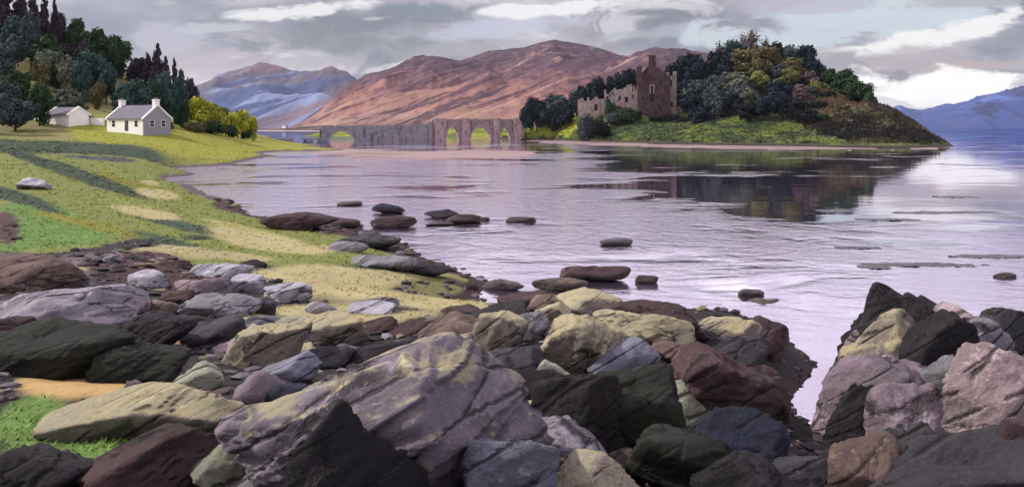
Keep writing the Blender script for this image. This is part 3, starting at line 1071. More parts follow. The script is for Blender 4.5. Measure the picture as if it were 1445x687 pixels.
# gatehouse with a pointed gable, and the low outer wall
gh = MB().prism([(cx_(836), cz(168)), (cx_(847), cz(168)), (cx_(847), cz(141)), (cx_(841.5), cz(136)), (cx_(836), cz(141))], 1, -4.6, 1).build('gatehouse', M_pale, castle)
castle_window(841.5, 152, 1.2, 2.4, -4.6, gh)
gr = MB().add([(cx_(835.5), -4.8, cz(141.5)), (cx_(841.5), -4.8, cz(135.6)), (cx_(841.5), 1.2, cz(135.6)), (cx_(835.5), 1.2, cz(141.5)), (cx_(847.5), -4.8, cz(141.5)), (cx_(847.5), 1.2, cz(141.5))],
             [(0, 1, 2, 3), (1, 4, 5, 2)]).build('gatehouse_roof', M_slate, gh)
mb = MB()
for (a, b, t) in ((816, 820, 141), (820, 824, 139), (824, 829, 143), (829, 832, 138), (832, 835.8, 142), (847.4, 852.8, 140)):
    mb.box(cx_(a) + .01, cx_(b) - .01, -4.2, -3.2, cz(174), cz(t))
mb.build('outer_wall', M_pale, castle)

# ------------------------------------------------------------------ white cottage and its outbuilding
M_white = plain_mat('whitewash', (0.86, 0.85, 0.84), 0.85, 0.08, 0.8)
M_gable_shade = plain_mat('shaded_whitewash', (0.27, 0.27, 0.31), 0.9, 0.15, 1.2)  # shaded copy of the whitewash: the gable's shade painted in as grey
M_croof = stone_mat('cottage_slate', (0.16, 0.15, 0.19), sc=0.8, var=0.35)
M_glass = plain_mat('window_glass', (0.02, 0.022, 0.03), 0.15, 0.1, 1, 0.5)
M_door = plain_mat('door_paint', (0.06, 0.05, 0.055), 0.6)


def gable_house(name, loc, rz, L, W, He, Hr, label, group=None, scale=1.0):
    """x along the front, front towards -y; gable wall at +x"""
    h = empty(name, loc, rz)
    h.scale = (scale,) * 3
    tag(h, label, 'house' if L > 8 else 'outbuilding', group)
    w = MB().box(-L / 2, L / 2 - .3, -W / 2, W / 2, -2, He).build('wall', M_white, h)
    g = MB().prism([(-W / 2 + .01, -2), (W / 2 - .01, -2), (W / 2 - .01, He), (0, Hr - .05), (-W / 2 + .01, He)], 0, L / 2 - .3, L / 2).build('gable_wall', M_gable_shade if L > 8 else M_white, h)
    g2 = MB().prism([(-W / 2 + .01, He), (W / 2 - .01, He), (0, Hr - .05)], 0, -L / 2, -L / 2 + .3).build('gable_wall', M_white, h)
    o = .3
    sl = (Hr - He) / (W / 2)
    r = MB()
    for s in (-1, 1):
        e = s * (W / 2 + o)
        ze = He - o * sl
        r.add([(-L / 2 + .05, e, ze), (L / 2 - .05, e, ze), (L / 2 - .05, 0, Hr), (-L / 2 + .05, 0, Hr),
               (-L / 2 + .05, e, ze + .16), (L / 2 - .05, e, ze + .16), (L / 2 - .05, 0, Hr + .16), (-L / 2 + .05, 0, Hr + .16)],
              [(0, 1, 2, 3), (7, 6, 5, 4), (0, 4, 5, 1), (1, 5, 6, 2), (3, 2, 6, 7), (0, 3, 7, 4)])
    rf = r.build('roof', M_croof, h)
    for xe in (-L / 2 - .06, L / 2 - .22):
        k = MB()
        for s in (-1, 1):
            e = s * (W / 2 + o + .1)
            ze = He - (o + .1) * sl
            k.add([(xe, e, ze - .05), (xe + .36, e, ze - .05), (xe + .36, 0, Hr - .02), (xe, 0, Hr - .02), (xe, e, ze + .3), (xe + .36, e, ze + .3), (xe + .36, 0, Hr + .32), (xe, 0, Hr + .32)],
                  [(0, 1, 2, 3), (7, 6, 5, 4), (0, 4, 5, 1), (1, 5, 6, 2), (3, 2, 6, 7), (0, 3, 7, 4)])
        k.build('skew_stone', M_white, rf)
    return h


hx, hy, _ = hit(200, 187.5, 100)
hx, hy = P(196, 187, 168)[0], 168.0
hz = float(G(hx, hy)[0])
H = gable_house('cottage', (hx, hy, hz + .1), R(-30), 11.4, 6.4, 2.6, 5.1, 'white cottage with grey slate roof below the dark wooded hillside', scale=0.93)
for xx_ in (-5.3, 5.2):
    c = MB().box(xx_ - .42, xx_ + .42, -.55, .55, 4.4, 6.2).box(xx_ - .5, xx_ + .5, -.63, .63, 6.2, 6.38).build('chimney', M_white, H)
    for q in (-.25, .25):
        MB().tube([(xx_, q, 6.36), (xx_, q, 6.8)], [.13, .11], 8).build('chimney_pot', M_croof, c)


def wall_window(par, x, z, w, h, axis, off, sash=True):
    """a glazed opening set into a wall face at off (axis 1: front -y, axis 0: gable +x)"""
    def bx(m, a0, a1, d0, d1, z0, z1):
        return m.box(a0, a1, off - d1, off - d0, z0, z1) if axis == 1 else m.box(off + d0, off + d1, a0, a1, z0, z1)
    g = bx(MB(), x - w / 2, x + w / 2, -.05, .012, z - h / 2, z + h / 2).build('window', M_glass, par)
    f = MB()
    t = .07
    bx(f, x - w / 2 - t, x - w / 2, -.05, .05, z - h / 2 - t, z + h / 2 + t)
    bx(f, x + w / 2, x + w / 2 + t, -.05, .05, z - h / 2 - t, z + h / 2 + t)
    bx(f, x - w / 2, x + w / 2, -.05, .05, z + h / 2, z + h / 2 + t)
    bx(f, x - w / 2, x + w / 2, -.05, .05, z - h / 2 - t, z - h / 2)
    bx(f, x - w / 2, x + w / 2, -.03, .03, z - .025, z + .025)
    f.build('window_frame', M_white, g)
    return g


wall_window(H, -3.6, 1.5, .95, 1.2, 1, -3.2)
wall_window(H, 3.4, 1.5, .95, 1.2, 1, -3.2)
d_ = MB().box(-.05, .95, -3.25, -3.1, 0.05, 2.1).build('door', M_door, H)
MB().box(.78, .86, -3.32, -3.24, 1.0, 1.08).build('door_handle', M_cope, d_)
wall_window(H, -1.3, 1.5, .95, 1.25, 0, 5.7)
wall_window(H, 1.4, 1.5, .95, 1.25, 0, 5.7)

ox, oy = P(95, 176, 176)[0], 176.0
oz = float(G(ox, oy)[0])
O = gable_house('outbuilding', (ox, oy, oz - .2), R(-28), 7.0, 4.4, 2.0, 3.3, 'small white outbuilding with a low lean-to, left of the white cottage')
ln = MB().prism([(-2.05, -2), (2.05, -2), (2.05, 1.35), (0, 1.85), (-2.05, 1.35)], 0, -7.4, -3.52).build('lean_to', M_white, O)
MB().box(-5.9, -5.1, -2.1, -1.9, 0, 1.2).build('lean_to_door', M_door, ln)
wall_window(O, .6, 1.2, .7, .8, 1, -2.1)
# field wall running on from the outbuilding
w0 = P(118, 176, 178); w1 = P(146, 176, 176)
wa = empty('garden_wall', (w0[0], w0[1], float(G(w0[0], w0[1])[0])), math.atan2(w1[1] - w0[1], w1[0] - w0[0]))
tag(wa, 'low whitewashed garden wall between the outbuilding and the white cottage', 'wall')
Lw = math.hypot(w1[0] - w0[0], w1[1] - w0[1])
MB().box(0, Lw, -.25, .25, -1.5, 1.1).build('wall_body', M_white, wa)
MB().box(-.05, Lw + .05, -.32, .32, 1.1, 1.25).build('coping', M_cope, wa)

fx, fy, _ = P(402, 180, 1250)
FH = gable_house('cottage', (fx, fy, EYE - (179.5 - HZ)), R(-20), 8.5, 5.5, 3.0, 5.6, 'tiny white house far off across the blue water', scale=0.75)
# ------------------------------------------------------------------ trees: prototypes one metre tall, copied and tinted per tree
def leaf_material():
    m, t, b = material('foliage', 0.8, 0.15)
    oi = t.new('ShaderNodeObjectInfo')
    p = pos(t)
    n = t.noise(p, 0.55, 4, 0.6)
    n2 = t.noise(p, 2.6, 3, 0.6)
    k = t.m('ADD', t.m('MULTIPLY', n, 1.5), t.m('MULTIPLY', n2, 0.7))
    k = t.m('MAXIMUM', t.m('SUBTRACT', k, 0.12), 0.25)
    t.put(b.inputs['Base Color'], t.mix(1.0, oi.outputs['Color'], t.xyz(k, k, k), 'MULTIPLY'))
    return m


M_leaf = leaf_material()
M_bark = plain_mat('bark', (0.055, 0.042, 0.038), 0.9, 0.3, 6)


def crown_lobes(shape, rg):
    L = []
    if shape == 'round':
        for i in range(13):
            th = rg.random() * 6.283
            h = 0.20 + 0.62 * rg.random()
            r = 0.30 * math.sqrt(max(0.0, 1 - ((h - 0.48) / 0.46) ** 2)) * (0.4 + 0.75 * rg.random())
            q = 0.15 + 0.08 * rg.random()
            L.append((r * math.cos(th), r * math.sin(th), h, q, q, q * 0.95))
        L.append((0, 0, 0.55, .26, .26, .30))
        L.append((0.03, -.02, 0.82, .17, .17, .16))
    elif shape == 'oval':
        for i in range(12):
            th = rg.random() * 6.283
            h = 0.20 + 0.66 * rg.random()
            r = 0.26 * math.sqrt(max(0.0, 1 - ((h - 0.48) / 0.52) ** 2)) * (0.5 + 0.6 * rg.random())
            q = 0.13 + 0.08 * rg.random()
            L.append((r * math.cos(th), r * math.sin(th), h, q * 1.15, q * 1.15, q * 1.25))
        L.append((0, 0, 0.5, .25, .25, .40))
        L.append((0, 0, 0.84, .13, .13, .15))
    elif shape == 'column':
        for i in range(12):
            h = 0.12 + 0.78 * i / 11
            th = rg.random() * 6.283
            w = 0.42 * math.sin(math.pi * min(1, (h + .12) * .9)) ** 0.7
            L.append((0.12 * math.cos(th), 0.12 * math.sin(th), h, w * .8, w * .8, .12))
    elif shape == 'conifer':
        for i in range(15):
            h = 0.10 + 0.86 * i / 14
            w = 0.44 * (1 - h) ** 0.75 + 0.03
            for k in range(2):
                th = rg.random() * 6.283
                L.append((w * .35 * math.cos(th), w * .35 * math.sin(th), h - 0.02 * k, w * .75, w * .75, .05))
    elif shape == 'bush':
        for i in range(11):
            th = rg.random() * 6.283
            r = 0.34 * rg.random() ** .5
            h = 0.25 + 0.4 * rg.random() * (1 - r)
            q = 0.17 + 0.1 * rg.random()
            L.append((r * math.cos(th), r * math.sin(th), h, q, q, q * 1.35))
        L.append((0, 0, 0.45, .3, .3, .42))
    elif shape == 'bare':
        for i in range(14):
            th = rg.random() * 6.283
            h = 0.42 + 0.5 * rg.random()
            r = 0.30 * rg.random() * (1.25 - h)
            L.append((r * math.cos(th), r * math.sin(th), h, .13, .13, .15))
    return L


def crown_mesh(name, shape, seed):
    rg = random.Random(seed)
    nr_ = np.random.default_rng(seed)
    L = crown_lobes(shape, rg)
    vol = np.array([(l[3] * l[4] * l[5]) ** 0.67 for l in L])
    n = {'bare': 900, 'bush': 1500, 'conifer': 1700}.get(shape, 1900)
    which = nr_.choice(len(L), n, p=vol / vol.sum())
    LA = np.array(L)[which]
    d = nr_.normal(size=(n, 3))
    d /= np.linalg.norm(d, axis=1)[:, None]
    rad = (0.62 + 0.42 * nr_.random(n)) if shape != 'bare' else nr_.random(n) ** .6 * 1.1
    c = LA[:, :3] + d * LA[:, 3:] * rad[:, None]
    c[:, 2] = np.maximum(c[:, 2], 0.02)
    nrm = d + nr_.normal(size=(n, 3)) * 0.45
    nrm /= np.linalg.norm(nrm, axis=1)[:, None]
    a = np.cross(nrm, nr_.normal(size=(n, 3)))
    a /= np.linalg.norm(a, axis=1)[:, None]
    b = np.cross(nrm, a)
    s = ((0.016 if shape == 'bare' else 0.034) * (0.6 + 0.8 * nr_.random(n)))[:, None]
    V = np.stack([c - a * s * 1.3, c - b * s, c + a * s * 1.3, c + b * s], 1).reshape(-1, 3)
    me = bpy.data.meshes.new(name)
    # soft inner mass so that light does not pour straight through
    bm = bmesh.new()
    if shape != 'bare':
        for l in L:
            r = bmesh.ops.create_icosphere(bm, subdivisions=1, radius=1.0)
            bmesh.ops.transform(bm, matrix=Matrix.Translation(l[:3]) @ Matrix.Diagonal((l[3] * .66, l[4] * .66, l[5] * .66, 1)), verts=r['verts'])
    vs = [bm.verts.new(v) for v in V]
    for i in range(n):
        bm.faces.new(vs[4 * i:4 * i + 4])
    bm.to_mesh(me)
    bm.free()
    me.materials.append(M_leaf)
    return me


def trunk_mesh(name, shape, seed):
    rg = random.Random(seed + 50)
    mb = MB()
    top = {'round': .62, 'oval': .75, 'column': .85, 'conifer': .97, 'bush': .4, 'bare': .9}[shape]
    r0 = {'bush': .025, 'bare': .022, 'conifer': .022}.get(shape, .03)
    pts = [(0, 0, -.12)]
    x = y = 0.0
    for i in range(1, 7):
        x += rg.uniform(-.018, .018)
        y += rg.uniform(-.018, .018)
        pts.append((x, y, top * i / 6))
    mb.tube(pts, [r0 * 1.5] + [r0 * (1 - .8 * i / 6) for i in range(1, 7)], 7)
    nl = 14 if shape == 'bare' else 7
    for k in range(nl):
        i = rg.randint(1, 5)
        p = Vector(pts[i])
        th = rg.random() * 6.283
        ln = (.30 if shape in ('round', 'bush') else .2) * rg.uniform(.7, 1.1) * (1 if shape != 'bare' else 1.2)
        q = p + Vector((math.cos(th) * ln * .6, math.sin(th) * ln * .6, ln * .45))
        e = q + Vector((math.cos(th + .4) * ln * .45, math.sin(th + .4) * ln * .45, ln * .55))
        mb.tube([p, q, e], [r0 * .5, r0 * .32, r0 * .1], 5)
    o = mb.build(name, M_bark, None)
    me = o.data
    bpy.data.objects.remove(o)
    return me


PROTO = {}
for shp, nvar in (('round', 3), ('oval', 3), ('column', 2), ('conifer', 3), ('bush', 3), ('bare', 2)):
    PROTO[shp] = []
    for k in range(nvar):
        root = bpy.data.objects.new('tree', None)
        cr = bpy.data.objects.new('crown', crown_mesh('crown', shp, 100 + 17 * k + len(shp)))
        tr = bpy.data.objects.new('trunk', trunk_mesh('trunk', shp, 300 + 7 * k + len(shp)))
        PROTO[shp].append((cr, tr))
        bpy.data.objects.remove(root)

TINT = {'navy': (0.012, 0.022, 0.032), 'black': (0.008, 0.011, 0.014), 'teal': (0.030, 0.070, 0.062), 'dark_green': (0.024, 0.056, 0.022), 'olive': (0.110, 0.095, 0.042),
        'grey': (0.098, 0.118, 0.080), 'slate': (0.052, 0.070, 0.074), 'purple': (0.036, 0.026, 0.040), 'mauve': (0.115, 0.085, 0.090), 'yellow': (0.33, 0.34, 0.03), 'lime': (0.165, 0.170, 0.055)}
_kn = [0]


def tree(px, top, Y, w, shape, col, label, land, group, cat='tree', kind=None, sink=0.0):
    """a tree whose top the photograph shows at (px, top), standing on the land at distance Y"""
    x = (px - CX) * Y / F
    z = float(land(x, Y)[0]) - 0.15 - sink
    wm = w * Y / F
    zt = EYE - (top - HZ) * Y / F
    h = max(1.2, zt - z, wm * (0.95 if shape in ('round', 'oval', 'bare') else 0.6))
    z = min(z, zt - h)      # low wide trees sunk into the ground, top kept at its image row
    _kn[0] += 1
    k = _kn[0]
    cr, tr = PROTO[shape][k % len(PROTO[shape])]
    name = kind or {'conifer': 'conifer', 'bush': 'bush', 'bare': 'bare_tree', 'column': 'cypress_tree'}.get(shape, 'tree')
    root = empty(name, (x, Y, z), (k * 2.39) % 6.283)
    ext = {'round': .86, 'oval': .72, 'column': .78, 'conifer': .72, 'bush': .98, 'bare': .70}[shape]
    root.scale = (wm / ext, wm / ext, h)
    tag(root, label, cat, group)
    c = cr.copy(); COL.objects.link(c); c.parent = root
    f = 0.88 + 0.24 * ((k * 0.618) % 1)
    t3 = TINT[col]
    c.color = (t3[0] * f, t3[1] * f, t3[2] * f, 1)
    s = tr.copy(); COL.objects.link(s); s.parent = root
    return root


GL = 'trees on the hillside behind the cottage'
for a in [
    # column, top, distance, width, shape, tint, label
    (8, -30, 238, 34, 'conifer', 'purple', 'tall purple black conifer cut by the top left corner'),
    (28, -26, 240, 26, 'conifer', 'purple', 'second tall purple conifer from the left edge, on the skyline'),
    (47, -16, 242, 24, 'conifer', 'purple', 'third tall purple conifer from the left, its tip above the frame'),
    (63, -8, 243, 22, 'conifer', 'purple', 'purple conifer on the skyline left of the slimmer one'),
    (77, -4, 244, 15, 'conifer', 'purple', 'slim purple conifer standing right of the tallest conifers'),
    (86, 18, 244, 16, 'oval', 'purple', 'slim dark purple oval tree beside a small green round one'),
    (106, 24, 245, 28, 'round', 'dark_green', 'small deep green round tree highest on the skyline'),
    (134, 38, 242, 44, 'round', 'dark_green', 'broad dark green round tree on the skyline above the teal one'),
    (166, 50, 242, 32, 'oval', 'dark_green', 'dark green oval tree at the right end of the green skyline group'),
    (90, 60, 236, 34, 'oval', 'purple', 'purple tree filling the gap behind the grey green trees'),
    (118, 58, 230, 24, 'oval', 'purple', 'narrow purple tree behind the big teal tree'),
    (44, 14, 225, 26, 'round', 'slate', 'slate green round tree in front of the tallest conifers'),
    (20, 48, 218, 36, 'oval', 'slate', 'big slate green oval tree left of the olive clearing'),
    (66, 48, 224, 54, 'round', 'dark_green', 'wide dark green round tree above the olive clearing'),
    (80, 70, 212, 56, 'round', 'grey', 'wide grey green round tree right of the olive clearing'),
    (96, 82, 208, 30, 'oval', 'grey', 'grey oval tree against the left side of the big teal tree'),
    (124, 68, 212, 54, 'round', 'teal', 'biggest teal round tree in the middle of the wood'),
    (150, 82, 211, 36, 'round', 'teal', 'teal tree joined to the right of the biggest teal tree'),
    (116, 84, 206, 24, 'oval', 'teal', 'slim teal tree at the left foot of the biggest teal tree'),
    (24, 98, 190, 44, 'round', 'dark_green', 'dark green round tree under the slate oval tree at the left'),
    (2, 60, 205, 40, 'oval', 'slate', 'slate green tree at the left edge below the tallest conifer'),
    (6, 112, 180, 44, 'round', 'slate', 'slate round tree at the left edge above the grey pointed tree'),
    (22, 138, 166, 46, 'oval', 'slate', 'grey blue pointed oval tree lowest at the left edge'),
    (-12, 130, 160, 44, 'round', 'slate', 'slate tree half outside the left edge of the picture'),
    (56, 116, 172, 32, 'oval', 'dark_green', 'dark green oval tree left of the white outbuilding'),
    (98, 122, 182, 60, 'round', 'grey', 'low wide grey green tree right behind the white outbuilding'),
    (80, 128, 184, 30, 'round', 'grey', 'small grey tree above the left part of the outbuilding'),
    (138, 114, 200, 20, 'oval', 'olive', 'small olive brown oval tree alone on the olive slope'),
    (190, 110, 188, 48, 'round', 'teal', 'teal round tree directly behind the cottage roof'),
    (170, 120, 186, 30, 'round', 'teal', 'teal tree behind the left chimney of the cottage'),
    (214, 114, 192, 30, 'round', 'dark_green', 'dark green tree between the cottage chimney and the teal ones'),
    (232, 100, 196, 38, 'oval', 'teal', 'tall teal tree right behind the grey cottage gable'),
    (254, 98, 206, 22, 'column', 'teal', 'dark teal column shaped tree right of the cottage'),
    (246, 82, 226, 17, 'conifer', 'purple', 'slim purple conifer above the teal column shaped tree'),
    (222, 62, 238, 26, 'conifer', 'purple', 'tallest purple conifer of the skyline group right of the saddle'),
    (208, 74, 238, 22, 'conifer', 'purple', 'purple conifer just left of the tallest of its skyline group'),
    (234, 80, 236, 20, 'conifer', 'purple', 'purple conifer just right of the tallest of its skyline group'),
    (192, 80, 240, 26, 'oval', 'purple', 'purple oval tree in the saddle of the wooded skyline'),
    (260, 142, 196, 14, 'oval', 'dark_green', 'small dark green tree below the column shaped tree'),
    (270, 108, 240, 18, 'oval', 'purple', 'last purple tree at the right end of the wooded hillside'),
    (14, 20, 228, 30, 'oval', 'teal', 'teal oval tree low against the tall conifers at the far left'),
    (60, 86, 206, 26, 'oval', 'olive', 'olive tree at the edge of the clearing in the left wood'),
]:
    tree(*a, G, GL)
GB = 'yellow green bushes by the water right of the cottage'
for a in [
    (281, 136, 205, 46, 'round', 'yellow', 'largest yellow green bush, nearest to the cottage'),
    (304, 146, 208, 36, 'round', 'yellow', 'yellow green bush joined to the right of the largest one'),
    (336, 154, 212, 29, 'round', 'yellow', 'round yellow green bush standing alone above the blue water'),
    (356, 163, 216, 14, 'oval', 'yellow', 'smallest yellow green bush at the end of the row'),
    (318, 150, 214, 20, 'oval', 'lime', 'dull lime bush between the joined bushes and the lone round one'),
]:
    tree(*a, G, GB, 'bush', 'bush')
for a in [
    (300, 166, 198, 42, 'bush', 'dark_green', 'dark green shrub in the shade under the yellow bushes'),
    (276, 168, 190, 34, 'bush', 'olive', 'olive shrub at the foot of the largest yellow bush'),
    (328, 172, 205, 24, 'bush', 'dark_green', 'small dark shrub left of the lone round yellow bush'),
    (348, 175, 214, 16, 'bush', 'dark_green', 'little dark shrub between the two last yellow bushes'),
    (120, 158, 180, 30, 'bush', 'lime', 'pale lime shrub between the outbuilding and the cottage'),
    (236, 168, 178, 26, 'bush', 'olive', 'olive shrub at the right corner of the cottage'),
]:
    tree(*a, G, 'shrubs on the near bank', 'shrub', 'shrub')

GW = 'dark trees left of the castle'
for a in [
    (757, 136, 352, 30, 'round', 'navy', 'large navy round tree, leftmost of the full grown island trees'),
    (742, 150, 350, 24, 'round', 'navy', 'navy tree leaning out at the left end of the island wood'),
    (731, 162, 352, 16, 'bush', 'black', 'low black shrub at the right end of the bridge'),
    (770, 150, 352, 22, 'round', 'slate', 'slate tree tucked behind the large navy round tree'),
    (788, 132, 366, 44, 'round', 'slate', 'wide grey green tree rising behind the dark row'),
    (782, 152, 350, 24, 'round', 'navy', 'navy tree in the middle of the dark row over the field'),
    (800, 146, 346, 28, 'round', 'navy', 'rounded navy tree at the right of the dark row over the field'),
    (813, 126, 362, 24, 'oval', 'slate', 'small slate oval tree above the outer castle wall'),
    (818, 120, 358, 20, 'oval', 'navy', 'navy oval tree stepping up behind the outer castle wall'),
    (830, 117, 356, 20, 'oval', 'navy', 'slim navy tree left of the tall rounded one over the gatehouse'),
    (844, 108, 354, 30, 'oval', 'navy', 'tall rounded navy tree over the gatehouse'),
    (862, 107, 354, 26, 'round', 'navy', 'navy tree over the lower range of the castle'),
    (882, 96, 352, 38, 'round', 'navy', 'largest navy round tree behind the curtain wall'),
    (898, 104, 350, 22, 'oval', 'navy', 'navy tree against the left edge of the brown keep'),
]:
    tree(*a, GI, GW)
for a in [
    (829, 152, 322, 28, 'bush', 'slate', 'grey green shrub under the outer castle wall'),
    (845, 158, 316, 22, 'bush', 'dark_green', 'dark green shrub in front of the gatehouse'),
    (886, 148, 318, 44, 'bush', 'dark_green', 'wide dark shrub below the curtain wall'),
    (868, 154, 317, 26, 'bush', 'slate', 'slate shrub left of the wide dark one under the curtain wall'),
    (860, 140, 320, 14, 'oval', 'dark_green', 'slim dark green tree before the lower range of the castle'),
    (846, 165, 309, 36, 'bush', 'black', 'black shrub lowest on the grass before the castle'),
    (926, 162, 318, 20, 'bush', 'black', 'small black shrub at the foot of the brown keep'),
    (945, 158, 319, 34, 'bush', 'black', 'low black thicket at the foot of the pale flank tower'),
    (970, 160, 306, 40, 'bush', 'black', 'black thicket right of the one below the flank tower'),
]:
    tree(*a, GI, 'shrubs round the castle', 'shrub', 'shrub')

GH = 'trees on the island hill'
for a in [
    (946, 87, 345, 18, 'oval', 'navy', 'small navy tree peeping over the pale flank tower'),
    (966, 78, 344, 34, 'oval', 'navy', 'tall navy tree just right of the castle'),
    (982, 73, 340, 40, 'round', 'navy', 'big navy tree, second to the right of the castle'),
    (1004, 70, 345, 30, 'oval', 'navy', 'navy tree under the mauve crown on the left shoulder'),
    (1016, 58, 352, 38, 'bare', 'mauve', 'thin mauve bare tree on the left shoulder of the hill'),
    (1038, 56, 352, 40, 'round', 'teal', 'teal round tree left of the summit'),
    (1062, 39, 354, 34, 'bare', 'mauve', 'highest tree, a thin mauve crown on the summit'),
    (1050, 48, 356, 24, 'bare', 'mauve', 'bare mauve tree left beside the highest crown'),
    (1080, 52, 356, 30, 'bare', 'mauve', 'bare mauve tree right beside the highest crown'),
    (1024, 74, 344, 32, 'round', 'navy', 'navy round tree in front of the mauve left shoulder'),
    (1058, 64, 346, 56, 'round', 'olive', 'broad olive brown tree under the summit'),
    (1086, 66, 346, 34, 'round', 'olive', 'olive tree right of the broad one under the summit'),
    (1094, 58, 352, 40, 'round', 'navy', 'navy tree on the skyline just right of the summit'),
    (1112, 62, 350, 34, 'round', 'slate', 'slate round tree on the skyline between two navy ones'),
    (1133, 62, 348, 44, 'round', 'navy', 'big navy round tree at the right end of the high skyline'),
    (1150, 84, 340, 32, 'round', 'navy', 'navy tree stepping down from the right end of the skyline'),
    (1118, 80, 338, 32, 'round', 'olive', 'olive tree below the slate one on the skyline'),
    (1100, 90, 335, 34, 'round', 'slate', 'grey slate tree in the middle of the hill'),
    (1140, 100, 330, 40, 'round', 'mauve', 'mauve brown tree under the big navy one on the right'),
    (1115, 96, 325, 24, 'oval', 'lime', 'lime green oval tree in the upper middle of the hill'),
    (1072, 98, 322, 32, 'round', 'lime', 'largest lime green tree, left of centre on the hill'),
    (1098, 110, 318, 16, 'oval', 'lime', 'smallest lime tree between the two larger lime ones'),
    (1157, 114, 322, 34, 'round', 'lime', 'lime green tree low on the right side by the bare slope'),
    (1040, 100, 325, 60, 'round', 'grey', 'broad grey olive tree left of the largest lime one'),
    (1010, 104, 325, 40, 'round', 'slate', 'slate tree between the navy row and the broad grey one'),
    (984, 112, 318, 40, 'oval', 'slate', 'blue slate tree in front of the big navy one by the castle'),
    (970, 112, 338, 30, 'oval', 'navy', 'navy tree filling the ground right of the flank tower'),
    (1000, 120, 308, 34, 'oval', 'slate', 'slate oval tree above the grass left of the dark clump'),
    (976, 132, 308, 26, 'oval', 'navy', 'low navy tree above the black thicket'),
    (1034, 130, 298, 34, 'round', 'navy', 'navy round tree at the left end of the clump over the grass'),
    (1058, 122, 300, 36, 'round', 'grey', 'grey tree behind the clump over the grass'),
    (1056, 144, 288, 30, 'round', 'black', 'black tree between the two navy ones of the clump over the grass'),
    (1082, 134, 286, 36, 'round', 'navy', 'tallest navy tree of the clump over the grass'),
    (1104, 128, 284, 34, 'oval', 'navy', 'navy oval tree right of the tallest of the clump'),
    (1124, 138, 278, 34, 'round', 'black', 'black round tree near the right end of the clump'),
    (1142, 154, 270, 28, 'round', 'black', 'last small black tree of the clump, over the shore'),
    (1098, 112, 312, 40, 'round', 'navy', 'navy tree below the smallest lime one'),
    (1130, 118, 308, 34, 'round', 'mauve', 'mauve tree above the right end of the dark clump'),
    (1172, 96, 322, 26, 'round', 'dark_green', 'dark green tree left of the large green one on the right slope'),
    (1192, 97, 312, 44, 'round', 'dark_green', 'largest dark green tree, on the right slope above the rocks'),
    (1214, 113, 304, 36, 'round', 'dark_green', 'dark green tree right below the largest green one'),
    (1228, 128, 298, 24, 'round', 'dark_green', 'last small green tree on the right slope'),
    (1020, 88, 338, 44, 'round', 'navy', 'wide navy tree on the left flank of the hill above the grey one'),
    (1076, 82, 338, 34, 'round', 'olive', 'olive tree just above the largest lime one'),
    (1048, 118, 312, 34, 'oval', 'slate', 'slate tree under the broad grey olive one'),
    (1016, 134, 300, 30, 'round', 'slate', 'slate tree left of the clump over the grass'),
    (1142, 122, 312, 32, 'oval', 'slate', 'slate tree between the mauve trees and the lime one low on the right'),
    (1122, 104, 328, 30, 'round', 'navy', 'navy tree under the lime oval one in the upper middle'),
    (1150, 138, 292, 36, 'bush', 'black', 'black shrub at the right end of the clump, on the brown slope'),
    (1180, 140, 296, 26, 'bush', 'olive', 'olive shrub on the brown slope below the largest green tree'),
    (1160, 158, 272, 30, 'bush', 'dark_green', 'dark green shrub lowest on the brown slope'),
    (992, 150, 298, 34, 'round', 'navy', 'low navy tree over the grass between the castle thicket and the clump'),
    (1168, 126, 308, 30, 'bush', 'black', 'black shrub below the lime tree on the right side'),
]:
    tree(*a, GI, GH, 'shrub' if a[4] == 'bush' else 'tree', 'shrub' if a[4] == 'bush' else None)
for shp in PROTO:
    for cr, tr in PROTO[shp]:
        bpy.data.objects.remove(cr)
        bpy.data.objects.remove(tr)
